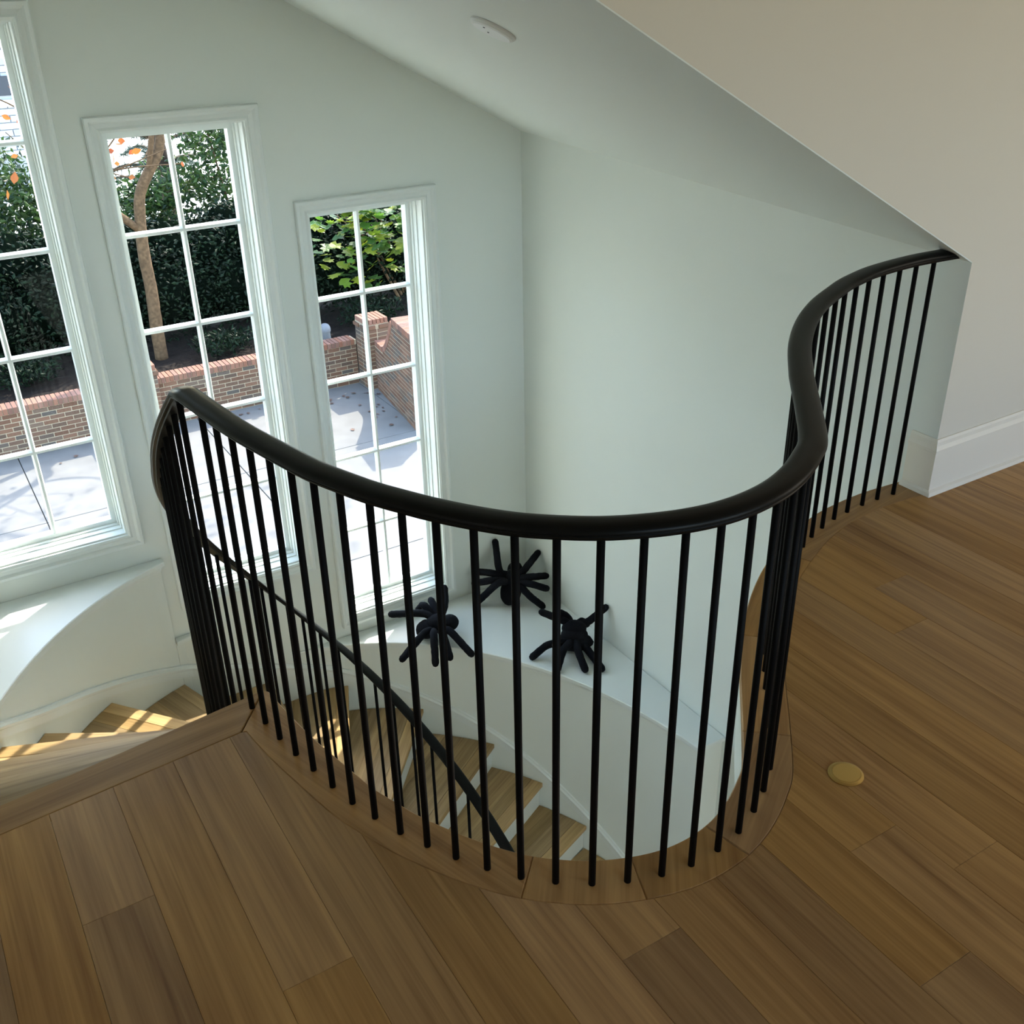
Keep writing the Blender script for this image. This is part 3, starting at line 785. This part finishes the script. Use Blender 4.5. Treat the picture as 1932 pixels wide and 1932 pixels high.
# plush spiders
SP = {"A": {"abd": [2.166, 4.585, -1.735], "head": [2.288, 4.528, -1.704], "mid": [2.221, 4.562, -1.703], "legs": [[[2.211, 4.582, -1.683], [2.174, 4.643, -1.661], [2.012, 4.741, -1.662]], [[2.223, 4.599, -1.689], [2.205, 4.686, -1.637], [2.19, 4.743, -1.695]], [[2.243, 4.602, -1.69], [2.264, 4.679, -1.662], [2.274, 4.734, -1.653]], [[2.252, 4.569, -1.675], [2.326, 4.654, -1.655], [2.379, 4.752, -1.612]], [[2.163, 4.529, -1.713], [2.096, 4.495, -1.694], [1.932, 4.45, -1.777]], [[2.168, 4.504, -1.708], [2.131, 4.429, -1.688], [2.081, 4.328, -1.793]], [[2.211, 4.49, -1.716], [2.196, 4.428, -1.717], [2.179, 4.334, -1.794]], [[2.234, 4.491, -1.717], [2.244, 4.433, -1.699], [2.296, 4.291, -1.79]]]},
      "B": {"abd": [2.774, 4.623, -1.705], "head": [2.849, 4.69, -1.603], "mid": [2.81, 4.646, -1.639], "legs": [[[2.783, 4.679, -1.616], [2.741, 4.702, -1.58], [2.795, 4.835, -1.459]], [[2.773, 4.674, -1.631], [2.683, 4.685, -1.575], [2.622, 4.806, -1.603]], [[2.77, 4.669, -1.641], [2.662, 4.651, -1.601], [2.585, 4.744, -1.644]], [[2.771, 4.659, -1.653], [2.676, 4.612, -1.606], [2.574, 4.711, -1.77]], [[2.843, 4.642, -1.617], [2.868, 4.621, -1.587], [3.018, 4.69, -1.54]], [[2.842, 4.63, -1.635], [2.864, 4.539, -1.588], [2.976, 4.532, -1.614]], [[2.836, 4.621, -1.652], [2.849, 4.501, -1.614], [2.937, 4.468, -1.658]], [[2.826, 4.616, -1.666], [2.813, 4.455, -1.668], [2.902, 4.458, -1.77]]]},
      "C": {"abd": [2.824, 4.003, -1.737], "head": [2.842, 4.03, -1.665], "mid": [2.829, 4.011, -1.700], "legs": [[[2.829, 4.063, -1.651], [2.798, 4.089, -1.627], [2.71, 4.169, -1.584]], [[2.843, 4.067, -1.652], [2.841, 4.106, -1.625], [2.797, 4.109, -1.586]], [[2.881, 4.047, -1.662], [2.913, 4.057, -1.658], [2.96, 4.072, -1.706]], [[2.874, 4.028, -1.655], [2.938, 4.019, -1.646], [3.018, 3.969, -1.552]], [[2.77, 4.002, -1.718], [2.666, 4.04, -1.721], [2.566, 4.049, -1.77]], [[2.776, 3.975, -1.711], [2.702, 3.942, -1.721], [2.62, 3.874, -1.77]], [[2.806, 3.954, -1.71], [2.779, 3.895, -1.73], [2.751, 3.789, -1.77]], [[2.841, 3.963, -1.723], [2.853, 3.896, -1.753], [2.832, 3.742, -1.77]]]}}
LAB = {"A": 'black plush spider with legs dangling over the ledge below the window', "B": 'black plush spider propped upright in the wall corner', "C": 'black plush spider crouching on the ledge against the right wall'}
def blob(c, r, rot=None, seg=20, fuzz=0.05):
    bm = bmesh.new(); bmesh.ops.create_uvsphere(bm, u_segments=seg, v_segments=seg // 2 + 2, radius=1)
    Rm = rot or Matrix.Identity(3)
    for v in bm.verts: v.co = Vector(c) + Rm @ Vector((v.co.x * r[0], v.co.y * r[1], v.co.z * r[2])) * (1 + fuzz * (rnd.random() - 0.5))
    me = bpy.data.meshes.new('blob'); bm.to_mesh(me); bm.free(); return me
def spider(key, abd_r, mid_r, head_r):
    S = SP[key]; base = Vector((S['mid'][0], S['mid'][1], ZL3))
    root = empty('plush_spider', base, LAB[key], 'toy spider', 'plush spiders on the ledge')
    def part(name, me):
        for v in me.vertices: v.co -= base
        return link(name, me, M_PLUSH, root, smooth=True)
    ax = (Vector(S['head']) - Vector(S['abd'])).normalized(); rot = ax.to_track_quat('X', 'Z').to_matrix()
    part('abdomen', blob(S['abd'], abd_r, rot)); part('thorax', blob(S['mid'], mid_r, rot)); part('head', blob(S['head'], head_r, rot))
    for L_ in S['legs']:
        p = resample(catmull(L_, 6), 0.016); n = len(p)
        part('leg', tube_me(p, [0.0235 - 0.002 * i / n for i in range(n)], 9, 0.10))
spider('A', (0.070, 0.068, 0.054), (0.072, 0.062, 0.056), (0.055, 0.054, 0.050))
spider('B', (0.090, 0.066, 0.060), (0.070, 0.066, 0.055), (0.050, 0.048, 0.044))
spider('C', (0.056, 0.112, 0.060), (0.060, 0.080, 0.052), (0.050, 0.072, 0.052))

# ------------------------------------------------------------------ outdoors
ZG = -4.4
# driveway of concrete panels
DR = empty('driveway', (3.5, 11.0, ZG), 'pale concrete driveway panels in front of the brick wall', 'driveway', None, 'structure')
xs = [-7.0, -4.33, -1.73, 0.87, 3.47, 6.2, 9.0]; ys = [5.15, 6.85, 9.83, 12.82, 15.2]
for xa, xb in zip(xs, xs[1:]):
    for ya, yb in zip(ys, ys[1:]):
        o = link('concrete_panel', box_me(xa + 0.006, xb - 0.006, ya + 0.006, yb - 0.006, -0.1, 0, 0.004), M_CONC, DR); o.location = (-3.5, -11.0, 0)
link('ground', box_me(-30, 60, 5.1, 90, ZG - 0.25, ZG - 0.02), plain('dark_soil', (0.05, 0.04, 0.03), 0.95), None, 'dark soil showing in the driveway joints', 'ground', None, 'structure')
# brick helpers
BL, BH, BD, JT = 0.194, 0.057, 0.09, 0.010
brick_me = box_me(-BL / 2, BL / 2, -BD / 2, BD / 2, 0, BH, 0.003); brick_me.materials.append(M_BRICK)
half_me = box_me(-BD / 2, BD / 2, -BD / 2, BD / 2, 0, BH, 0.003); half_me.materials.append(M_BRICK)
cap_me = box_me(-BH / 2, BH / 2, -0.135, 0.135, 0, 0.088, 0.003); cap_me.materials.append(M_CAP)
capflat_me = box_me(-BL / 2, BL / 2, -BD / 2, BD / 2, 0, BH, 0.003); capflat_me.materials.append(M_CAP)
def put(name, me, loc, rz, parent, base):
    o = bpy.data.objects.new(name, me); COL.objects.link(o); o.parent = parent; o.location = Vector(loc) - base
    o.rotation_euler = (0, 0, rz); return o
COURSE = BH + JT
# low wall along the back of the drive: face at y=15.12
LY, LT, ncs = 15.12, 0.24, 10
def garden_wall(LW0, LW1, label):
    base = Vector(((LW0 + LW1) / 2, LY, ZG))
    low = empty('garden_wall', base, label, 'brick wall', 'low brick walls along the driveway')
    core = link('mortar_core', box_me(LW0, LW1, LY + 0.004, LY + LT - 0.01, ZG, ZG + ncs * COURSE), M_MORTAR, low); core.location = -base
    for c in range(ncs):
        x = LW0 + 0.001; z = ZG + c * COURSE + 0.005
        if c % 2:
            put('brick', half_me, (x + BD / 2, LY + BD / 2, z), 0, low, base); x += BD + JT
        while x + BL < LW1:
            put('brick', brick_me, (x + BL / 2, LY + BD / 2 + rnd.uniform(-.001, .001), z), 0, low, base); x += BL + JT
        if LW1 - x > 0.03:
            w = LW1 - x - 0.002; b_ = put('brick', brick_me, (x + w / 2, LY + BD / 2, z), 0, low, base); b_.scale = (w / BL, 1, 1)
    cc = link('cap_mortar', box_me(LW0, LW1, LY - 0.005, LY + LT, ZG + ncs * COURSE, ZG + ncs * COURSE + 0.080), M_MORTAR, low); cc.location = -base
    x = LW0 + 0.03
    while x < LW1 - 0.02:
        put('cap_brick', cap_me, (x, LY + LT / 2 - 0.005, ZG + ncs * COURSE + 0.006), 0, low, base); x += BH + JT
garden_wall(0.3, 2.553, 'low brick wall with a red brick cap seen through the left window')
garden_wall(2.967, 6.212, 'low brick wall with a red brick cap between the two square piers')
# piers
def pier(cx, cyc, w, top, label):
    base = Vector((cx, cyc, ZG)); root = empty('brick_pier', base, label, 'brick pier')
    n = int((top - ZG - 0.12) / COURSE); h = w / 2
    c_ = link('mortar_core', box_me(-h + 0.006, h - 0.006, -h + 0.006, h - 0.006, 0, n * COURSE + 0.02), M_MORTAR, root)
    def course(z, hh, me_b, nm):
        for rz in range(4):
            a = rz * math.pi / 2
            for i, off in enumerate((-hh + 0.097, hh - 0.097 - 0.0)):
                if hh * 2 < 0.42: off = off * 0.98
                lx, ly = off, -hh + BD / 2
                put(nm, me_b, (cx + lx * math.cos(a) - ly * math.sin(a), cyc + lx * math.sin(a) + ly * math.cos(a), z), a, root, base)
    for i in range(n):
        course(ZG + i * COURSE + 0.005, h + (0.022 if i == n - 1 else 0.0), brick_me, 'brick')
    zt = ZG + n * COURSE + 0.006
    for i in range(-3, 3):
        xx = (i + 0.5) * (BH + JT); o = put('cap_brick', cap_me, (cx + xx, cyc, zt), 0, root, base); o.scale = (1, w / 0.27, 1)
pier(2.76, 15.17, 0.41, -3.34, 'square brick pier beside the tree trunk, left end of the low wall')
pier(6.42, 14.90, 0.41, -3.20, 'square brick pier with corbelled cap at the corner of the two walls')
# tall wall running towards the house with a swept top
A_ = Vector((6.08, 12.78, 0)); B_ = Vector((6.34, 14.66, 0)); dirw = (B_ - A_).normalized(); nrm = Vector((-dirw.y, dirw.x, 0)); LEN = (B_ - A_).length
aw = math.atan2(dirw.y, dirw.x); base = Vector((A_.x, A_.y, ZG))
tall = empty('swept_wall', base, 'tall brick wall with a concave swept top ending near the window view', 'brick wall')
def top_at(s):
    if s < 0.86: return -2.95
    if s > 1.55: return -3.60
    return -2.95 - 0.65 * math.sin(math.pi / 2 * (s - 0.86) / 0.69)
TT = 0.40
V = []; F = []; n = 40
for i in range(n + 1):
    s = LEN * i / n; p = A_ + dirw * s; z = top_at(s) + 0.0
    for d in (-0.002, -TT + 0.01):
        q_ = p + nrm * d; V += [(q_.x, q_.y, ZG), (q_.x, q_.y, z)]
for i in range(n):
    a = i * 4; b = a + 4
    F += [(a, b, b + 1, a + 1), (a + 2, a + 3, b + 3, b + 2), (a + 1, b + 1, b + 3, a + 3), (a, a + 2, b + 2, b)]
F += [(0, 1, 3, 2), (n * 4, n * 4 + 2, n * 4 + 3, n * 4 + 1)]
core = link('mortar_core', mesh(V, F), M_MORTAR, tall); core.location = -base
for c in range(22):
    z = ZG + c * COURSE + 0.005; s = (BD + JT if c % 2 else 0.0) + 0.001
    lim = LEN
    while lim > 0.05 and z + BH > min(top_at(q_) for q_ in (lim, lim - 0.05)) - 0.01: lim -= 0.01
    while s < lim - 0.03:
        w = min(BL, lim - s); p = A_ + dirw * (s + w / 2) - nrm * (BD / 2 - 0.003)
        b_ = put('brick', brick_me, (p.x, p.y, z), aw, tall, base); b_.scale = (w / BL, 1, 1); s += w + JT
    if z + BH < -2.95:
        for i in range(2):
            q_ = A_ - nrm * (BD + BL / 2 + i * (BL + JT) - (0.1 if c % 2 else 0.0)) + dirw * (BD / 2 - 0.006)
            if i == 1 and c % 2 == 0: q_ = A_ - nrm * (TT - 0.05) + dirw * (BD / 2 - .006); put('brick', half_me, (q_.x, q_.y, z), aw, tall, base); continue
            put('brick', brick_me, (q_.x, q_.y, z), aw + math.pi / 2, tall, base)
        if c % 2: put('brick', half_me, (*(A_ - nrm * (BD / 2) + dirw * (BD / 2 - .004)).xy, z), aw, tall, base)
s = 0.03
capw_me = box_me(-BH / 2, BH / 2, -TT / 2 - 0.01, TT / 2 + 0.01, -0.04, 0.05, 0.003); capw_me.materials.append(M_CAP)
while s < LEN - 0.03:
    z = top_at(s); sl = math.atan2(top_at(s + 0.02) - top_at(s - 0.02), 0.04)
    p = A_ + dirw * s - nrm * (TT / 2); o = put('cap_brick', capw_me, (p.x, p.y, z), 0, tall, base)
    o.rotation_euler = (Matrix.Rotation(aw, 4, 'Z') @ Matrix.Rotation(-sl, 4, 'Y')).to_euler()
    s += (BH + JT) * max(0.35, math.cos(sl))
# bollard light behind the low wall
o = empty('bollard_light', (5.94, 15.75, -3.80), 'short grey domed bollard light behind the low wall', 'bollard')
link('post', lathe_me([(0, 0), (0.085, 0), (0.085, 0.17), (0, 0.17)], 24), M_STONE, o)
link('dome', lathe_me([(0.094, 0.17), (0.096, 0.20), (0.088, 0.245), (0.066, 0.28), (0.035, 0.297), (0, 0.302)], 24), plain('grey_metal_dome', (0.20, 0.205, 0.22), 0.6), o, smooth=True)
# mulch bed behind the walls, rising to the hedge
def bump_ground(x0, x1, y0, y1, nx, ny, zf, amp):
    V = []; F = []
    for j in range(ny + 1):
        for i in range(nx + 1):
            x = x0 + (x1 - x0) * i / nx; y = y0 + (y1 - y0) * j / ny
            V.append((x, y, zf(x, y) + amp * (rnd.random() - 0.5)))
    for j in range(ny):
        for i in range(nx):
            a = j * (nx + 1) + i; F.append((a, a + 1, a + nx + 2, a + nx + 1))
    return mesh(V, F)
link('mulch_bed', bump_ground(-8, 20, LY + LT - 0.02, 20.5, 140, 30, lambda x, y: -3.83 + 0.03 * (y - 15.3), 0.05), M_MULCH, None, 'dark mulch bed between the brick wall and the hedge', 'ground', None, 'structure')
link('far_ground', mesh([(-60, 20.4, -3.35), (80, 20.4, -3.35), (80, 90, -3.2), (-60, 90, -3.2)], [(0, 1, 2, 3)]), M_FARGROUND, None, 'bright sunlit paving far beyond the hedge', 'ground', None, 'structure')

# foliage
def leaf_cloud(blobs, n, size, aspect=0.5, up=0.3, shell=0.55):
    """blobs: (centre, radii). leaf rhombi scattered through each blob, denser near its skin"""
    V = []; F = []; vol = [b[1][0] * b[1][1] * b[1][2] for b in blobs]; tot = sum(v ** 0.8 for v in vol)
    for (c, r), v in zip(blobs, vol):
        for _ in range(int(n * v ** 0.8 / tot)):
            while True:
                d = Vector((rnd.uniform(-1, 1), rnd.uniform(-1, 1), rnd.uniform(-1, 1)))
                if 0.05 < d.length < 1: break
            d.normalize(); p = Vector(c) + Vector((d.x * r[0], d.y * r[1], d.z * r[2])) * (shell + (1 - shell) * rnd.random() ** 0.5) * rnd.uniform(0.85, 1.08)
            t = Vector((rnd.gauss(0, 1), rnd.gauss(0, 1), rnd.gauss(0, 1) * 0.7 + up)).normalized()
            s = t.cross(d + Vector((rnd.gauss(0, .5), rnd.gauss(0, .5), rnd.gauss(0, .5))))
            if s.length < 1e-3: continue
            s.normalize(); l = size * rnd.uniform(0.7, 1.3); w = l * aspect; nn = t.cross(s) * (l * 0.12); i = len(V)
            V += [p, p + t * (l * .5) + s * (w * .5) + nn, p + t * l, p + t * (l * .5) - s * (w * .5) + nn]
            F.append((i, i + 1, i + 2, i + 3))
    return mesh(V, F)
hb = []
x = -2.5
while x < 12:
    hb.append(((x, 17.6 + rnd.uniform(-.2, .2), -3.0), (0.75, 0.95, 0.85))); hb.append(((x + .3, 17.7, -2.35 + rnd.uniform(-.12, .12)), (0.75, 0.85, 0.62))); x += 0.62
H = empty('hedge', (4, 17.6, -3.6), 'dense dark evergreen hedge behind the brick wall', 'hedge')
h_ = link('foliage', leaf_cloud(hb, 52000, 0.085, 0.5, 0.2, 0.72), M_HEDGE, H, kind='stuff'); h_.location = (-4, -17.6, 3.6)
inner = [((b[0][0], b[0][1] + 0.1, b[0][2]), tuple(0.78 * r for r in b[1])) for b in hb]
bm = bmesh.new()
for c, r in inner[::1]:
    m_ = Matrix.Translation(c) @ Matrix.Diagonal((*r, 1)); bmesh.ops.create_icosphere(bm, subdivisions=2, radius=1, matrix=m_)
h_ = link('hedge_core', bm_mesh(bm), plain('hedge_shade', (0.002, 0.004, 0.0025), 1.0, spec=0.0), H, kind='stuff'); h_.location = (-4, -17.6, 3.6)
def shrub(name, label, loc, blobs, n, size, mat, aspect=0.5, up=0.4, cat='shrub', group=None, stems=True):
    root = empty(name, loc, label, cat, group)
    b2 = [((c[0], c[1], c[2]), r) for c, r in blobs]
    link('foliage', leaf_cloud(b2, n, size, aspect, up, 0.35), mat, root, kind='stuff')
    if stems:
        for _ in range(4):
            c, r = rnd.choice(blobs); link('stem', tube_me([(rnd.uniform(-.1, .1), rnd.uniform(-.1, .1), 0), (c[0] * .5, c[1] * .5, c[2] * .5), c], [0.03, 0.022, 0.01], 6), M_BARK, root)
    return root
shrub('leafy_shrub', 'bright green leafy shrub above the hedge, right half of the middle window', (5.9, 19.4, -3.4), [((0, 0, 1.9), (1.0, 0.8, 1.0)), ((-1.1, 0.1, 1.5), (0.9, 0.7, 0.8)), ((0.7, 0.2, 2.5), (0.8, 0.7, 0.7)), ((-0.4, 0, 2.6), (0.7, 0.6, 0.6))], 3600, 0.13, M_SHRUB)
shrub('leafy_shrub', 'green leafy shrub crowding the left window beside the grey building', (1.6, 19.0, -3.4), [((0, 0, 1.9), (1.1, 0.8, 1.1)), ((-0.8, 0, 2.7), (0.7, 0.6, 0.8)), ((0.6, 0.1, 1.5), (0.8, 0.7, 0.8))], 3800, 0.13, M_SHRUB)
shrub('leafy_shrub', 'yellow-green shrub low behind the forked trunk', (3.5, 19.3, -3.4), [((0, 0, 1.3), (1.2, 0.7, 0.6)), ((0.8, 0, 1.6), (0.6, 0.5, 0.4))], 1800, 0.13, M_SHRUB)
for xg, yg, sc, lab in ((4.2, 16.0, 1.0, 'low dark groundcover clump just behind the wall in the middle window'), (6.9, 16.2, 1.2, 'groundcover clump behind the corner pier'), (5.38, 15.95, 0.5, 'small groundcover clump left of the bollard light'), (1.2, 16.3, 1.0, 'pale groundcover clump behind the wall in the left window')):
    shrub('groundcover', lab, (xg, yg, -3.72), [((0, 0, 0.15), (0.45 * sc, 0.35, 0.22 * sc)), ((0.35 * sc, 0.1, 0.12), (0.35 * sc, 0.3, 0.18))], 700, 0.09, M_HEDGE, 0.4, 0.6, 'plant', 'groundcover clumps behind the wall', False)
# forked tree with orange leaves
TB_ = Vector((3.38, 16.45, -3.78))
tree = empty('forked_tree', TB_, 'tree with a mottled forked tan trunk and orange autumn leaves', 'tree')
def tl(p): return Vector(p) - TB_
def limb(name, pts, r0, r1, seg=12):
    P = resample(catmull(pts, 6), 0.12); n = len(P)
    me = tube_me([p - TB_ for p in P], [r0 + (r1 - r0) * i / n for i in range(n)], seg, 0.08, False)
    return link(name, me, M_BARK, tree, smooth=True)
limb('trunk', [(3.38, 16.45, -3.85), (3.40, 16.47, -3.2), (3.43, 16.5, -2.7), (3.42, 16.5, -2.1), (3.46, 16.5, -1.6), (3.52, 16.5, -1.25), (3.68, 16.52, -0.98), (3.92, 16.55, -0.65), (4.02, 16.6, -0.2), (4.0, 16.7, 0.5), (4.15, 16.8, 1.4), (4.0, 16.9, 2.4)], 0.105, 0.045, 14)
limb('branch', [(3.42, 16.5, -1.75), (3.25, 16.45, -1.58), (3.05, 16.4, -1.38), (2.75, 16.35, -0.9), (2.4, 16.3, 0.0), (2.2, 16.2, 1.2), (1.9, 16.1, 2.2)], 0.060, 0.022, 10)
limb('branch', [(3.70, 16.52, -0.98), (3.78, 16.45, -0.62), (3.86, 16.4, -0.1), (3.7, 16.3, 0.8), (3.5, 16.2, 2.0)], 0.045, 0.02, 8)
limb('branch', [(4.0, 16.58, -0.3), (4.4, 16.6, -0.22), (4.9, 16.5, -0.05), (5.3, 16.5, 0.3)], 0.032, 0.012, 8)
limb('branch', [(4.05, 16.8, 1.0), (4.6, 16.6, 1.5), (5.3, 16.4, 1.9), (6.2, 16.3, 2.6), (7.2, 16.2, 3.4)], 0.055, 0.02, 8)
limb('branch', [(4.1, 16.8, 1.9), (4.7, 17.0, 2.6), (5.6, 17.1, 3.2), (6.4, 17.3, 4.2)], 0.05, 0.02, 8)
limb('branch', [(4.02, 16.9, 2.4), (4.2, 16.6, 3.4), (4.9, 16.2, 4.3), (5.2, 15.8, 5.2)], 0.045, 0.02, 8)
tips = []
for _ in range(34):
    b = rnd.choice([(4.9, 16.5, 1.75), (5.3, 16.4, 1.9), (6.2, 16.3, 2.6), (7.2, 16.2, 3.4), (5.6, 17.1, 3.2), (6.4, 17.3, 4.2), (4.9, 16.2, 4.3)])
    e = (b[0] + rnd.uniform(-1.2, 1.4), b[1] + rnd.uniform(-1.0, 1.0), b[2] + rnd.uniform(0.2, 1.4)); mid = tuple((p + q) / 2 + rnd.uniform(-.12, .12) for p, q in zip(b, e))
    limb('twig', [b, mid, e], 0.022, 0.008, 5)
for _ in range(46):
    b = rnd.choice([(2.2, 16.2, 1.2), (2.0, 16.1, 2.0), (3.5, 16.2, 1.8), (4.1, 16.8, 1.6), (4.0, 16.9, 2.3), (3.65, 16.3, 1.0), (2.5, 16.3, -0.2), (2.75, 16.35, -0.9)])
    e = (b[0] + rnd.uniform(-1.3, 1.3), b[1] + rnd.uniform(-1.0, 1.0), b[2] + rnd.uniform(0.0, 1.3)); mid = tuple((p + q) / 2 + rnd.uniform(-.12, .12) for p, q in zip(b, e))
    limb('twig', [b, mid, e], 0.016, 0.005, 5); tips.append((b, mid, e))
limb('twig', [(2.75, 16.35, -0.9), (2.82, 16.3, -0.75), (2.95, 16.3, -0.55), (3.0, 16.3, -0.3)], 0.010, 0.005, 5)
cl = link('foliage', leaf_cloud([((2.8, 0.2, 7.2), (2.6, 1.8, 1.2)), ((5.5, 0.0, 8.4), (2.4, 1.8, 1.4))], 420, 0.16, 0.6), M_SHRUB, tree, kind='stuff')
def leaf_me(l, w, lobes=False):
    if not lobes: V = [(0, 0, 0), (w * .42, l * .3, .02 * l), (w * .5, l * .55, .05 * l), (w * .2, l * .85, .03 * l), (0, l, 0), (-w * .2, l * .85, .03 * l), (-w * .5, l * .55, .05 * l), (-w * .42, l * .3, .02 * l)]
    else: V = [(0, 0, 0), (w * .3, l * .12, 0), (w * .55, l * .42, .06 * l), (w * .28, l * .5, 0), (w * .4, l * .82, .04 * l), (w * .12, l * .78, 0), (0, l, 0), (-w * .12, l * .78, 0), (-w * .4, l * .82, .04 * l), (-w * .28, l * .5, 0), (-w * .55, l * .42, .06 * l), (-w * .3, l * .12, 0)]
    n = len(V); V2 = V + [(0, l * .5, -.01 * l)]
    return mesh(V2, [(i, (i + 1) % n, n) for i in range(n)])
lm_fall = leaf_me(0.15, 0.085); lm_fall.materials.append(M_FALL)
def rand_rot(): return (rnd.uniform(0, 6.28), rnd.uniform(0, 6.28), rnd.uniform(0, 6.28))
for i in range(95):
    if i < 50: p = Vector((rnd.gauss(2.95, 0.28), rnd.uniform(16.0, 16.5), rnd.uniform(-0.95, -0.25)))
    elif i < 70: p = Vector((rnd.uniform(1.35, 2.4), rnd.uniform(16.0, 16.5), rnd.uniform(-1.3, 0.5)))
    else:
        b = rnd.choice(tips); p = Vector(b[2])
    o = bpy.data.objects.new('leaf', lm_fall); COL.objects.link(o); o.parent = tree; o.location = p - TB_; o.rotation_euler = rand_rot(); s_ = rnd.uniform(.7, 1.25); o.scale = (s_, s_, s_)
# broad-leaved yellowing shrub in the right window
FB = Vector((8.0, 17.0, -3.65))
fig = empty('broad_leaf_shrub', FB, 'big-leaved green and yellow shrub behind the corner pier', 'shrub')
lm_fig = leaf_me(0.25, 0.21, True); lm_fig.materials.append(M_FIG)
for i in range(290):
    p = Vector((rnd.gauss(7.35, 0.62), rnd.uniform(16.1, 16.9), rnd.triangular(-3.4, -1.45, -1.9)))
    o = bpy.data.objects.new('leaf', lm_fig); COL.objects.link(o); o.parent = fig; o.location = p - FB
    o.rotation_euler = (rnd.uniform(-0.5, 0.7), rnd.uniform(-.5, .5), rnd.uniform(2.2, 4.4)); s_ = rnd.uniform(.6, 1.2); o.scale = (s_, s_, s_)
for i in range(5):
    e = Vector((rnd.gauss(7.5, 0.5), rnd.uniform(16.7, 17.3), rnd.uniform(-2.4, -1.5))); link('stem', tube_me([(rnd.uniform(-.2, .2), rnd.uniform(-.2, .2), 0), tuple((e - FB) * 0.5 + Vector((0, 0, .2))), tuple(e - FB)], [0.03, 0.02, 0.01], 6), M_BARK, fig)
# blue-green conifer behind the trunk
CB = Vector((5.1, 21.5, -3.3))
con = empty('conifer', CB, 'blue-green conifer with drooping branches behind the forked trunk', 'tree')
link('trunk', tube_me([(0, 0, 0), (0.05, 0, 1.6), (-0.1, 0, 3.2), (0, 0, 6)], [0.16, 0.14, 0.11, 0.04], 10), plain('dark_bark', (0.05, 0.032, 0.022), 0.95), con, smooth=True)
for i in range(34):
    z = 1.2 + 3.6 * i / 34; a = i * 2.4; l = 1.9 - 0.28 * z + rnd.uniform(-.2, .3)
    pts = [Vector((0, 0, z)), Vector((math.cos(a) * l * .5, math.sin(a) * l * .5, z + .12)), Vector((math.cos(a) * l, math.sin(a) * l, z - .12))]
    P = resample(catmull(pts, 5), 0.1)
    V = []; F = []
    for p in P[2:]:
        for _ in range(26):
            d = Vector((rnd.gauss(0, 1), rnd.gauss(0, 1), rnd.gauss(-.3, .5))).normalized(); s = d.cross(Vector((rnd.gauss(0, 1), rnd.gauss(0, 1), 1))).normalized(); L_ = rnd.uniform(.10, .22); k_ = len(V)
            V += [p - s * .012, p + s * .012, p + d * L_]; F.append((k_, k_ + 1, k_ + 2))
    b = link('branch', tube_me(P, [0.03 * (1 - j / len(P)) + .006 for j in range(len(P))], 5), M_BARK, con)
    link('needles', mesh(V, F), M_NEEDLE, b, kind='stuff')
# fallen leaves on the driveway
lm_dead = leaf_me(0.13, 0.085, True); lm_dead.materials.append(M_DEAD)
LEAVES = [(5.44, 14.59), (5.48, 14.5), (5.78, 14.63), (5.74, 14.72), (6.09, 14.6), (5.82, 14.19), (6.05, 14.01), (6.0, 13.95), (6.04, 13.85), (6.0, 13.72), (5.86, 13.71), (5.80, 13.88), (5.83, 13.61), (6.15, 14.55), (6.2, 14.45), (5.95, 14.68), (5.3, 13.3), (5.6, 13.2), (5.2, 14.1), (4.2, 14.9), (4.4, 14.95), (4.05, 14.85), (3.7, 14.98), (1.6, 14.75), (1.35, 14.6), (4.9, 13.4), (5.9, 13.2), (6.05, 13.4)]
for i, (x, y) in enumerate(LEAVES):
    o = link('fallen_leaf', lm_dead, None, None, 'small curled brown leaf fallen on the concrete driveway', 'leaf', 'fallen leaves on the driveway')
    o.location = (x, y, ZG + 0.012); o.rotation_euler = (rnd.uniform(-.12, .12), rnd.uniform(-.12, .12), rnd.uniform(0, 6.28)); s_ = rnd.uniform(.35, .85); o.scale = (s_, s_, s_)
# neighbouring grey brick building seen at the top of the left window
NB = Vector((2.0, 30.0, -3.3))
nb = empty('grey_building', NB, 'pale grey brick building with white trim seen through the left window', 'building')
c_ = link('wall', box_me(-3.4, 2.3, 0.02, 3.0, 0, 3.2), plain('pale_mortar', (0.30, 0.31, 0.33), 0.9), nb)
gb = box_me(-.29, .29, -.05, .05, 0, .15, .004); gb.materials.append(M_GREYBRICK)
for r_ in range(14):
    x = -0.8 + (0.3 if r_ % 2 else 0)
    while x < 2.1:
        o = bpy.data.objects.new('brick', gb); COL.objects.link(o); o.parent = nb; o.location = (x, 0.02, 0.9 + r_ * 0.165); x += 0.6
link('cornice', box_me(-3.5, 2.4, -0.12, 3.1, 3.2, 3.38), M_WHITE, nb)
link('trim_band', box_me(-3.45, 2.32, -0.08, 0.0, 2.1, 2.25), M_WHITE, nb)
link('window_pane', box_me(1.3, 2.0, -0.075, -0.03, 2.35, 2.8), M_SLATE, nb)
link('roof', mesh([(-3.5, -.1, 3.38), (2.4, -.1, 3.38), (1.6, 1.5, 4.4), (-2.7, 1.5, 4.4), (-3.5, 3.1, 3.38), (2.4, 3.1, 3.38)], [(0, 1, 2, 3), (1, 5, 2), (5, 4, 3, 2), (4, 0, 3)]), M_SLATE, nb)
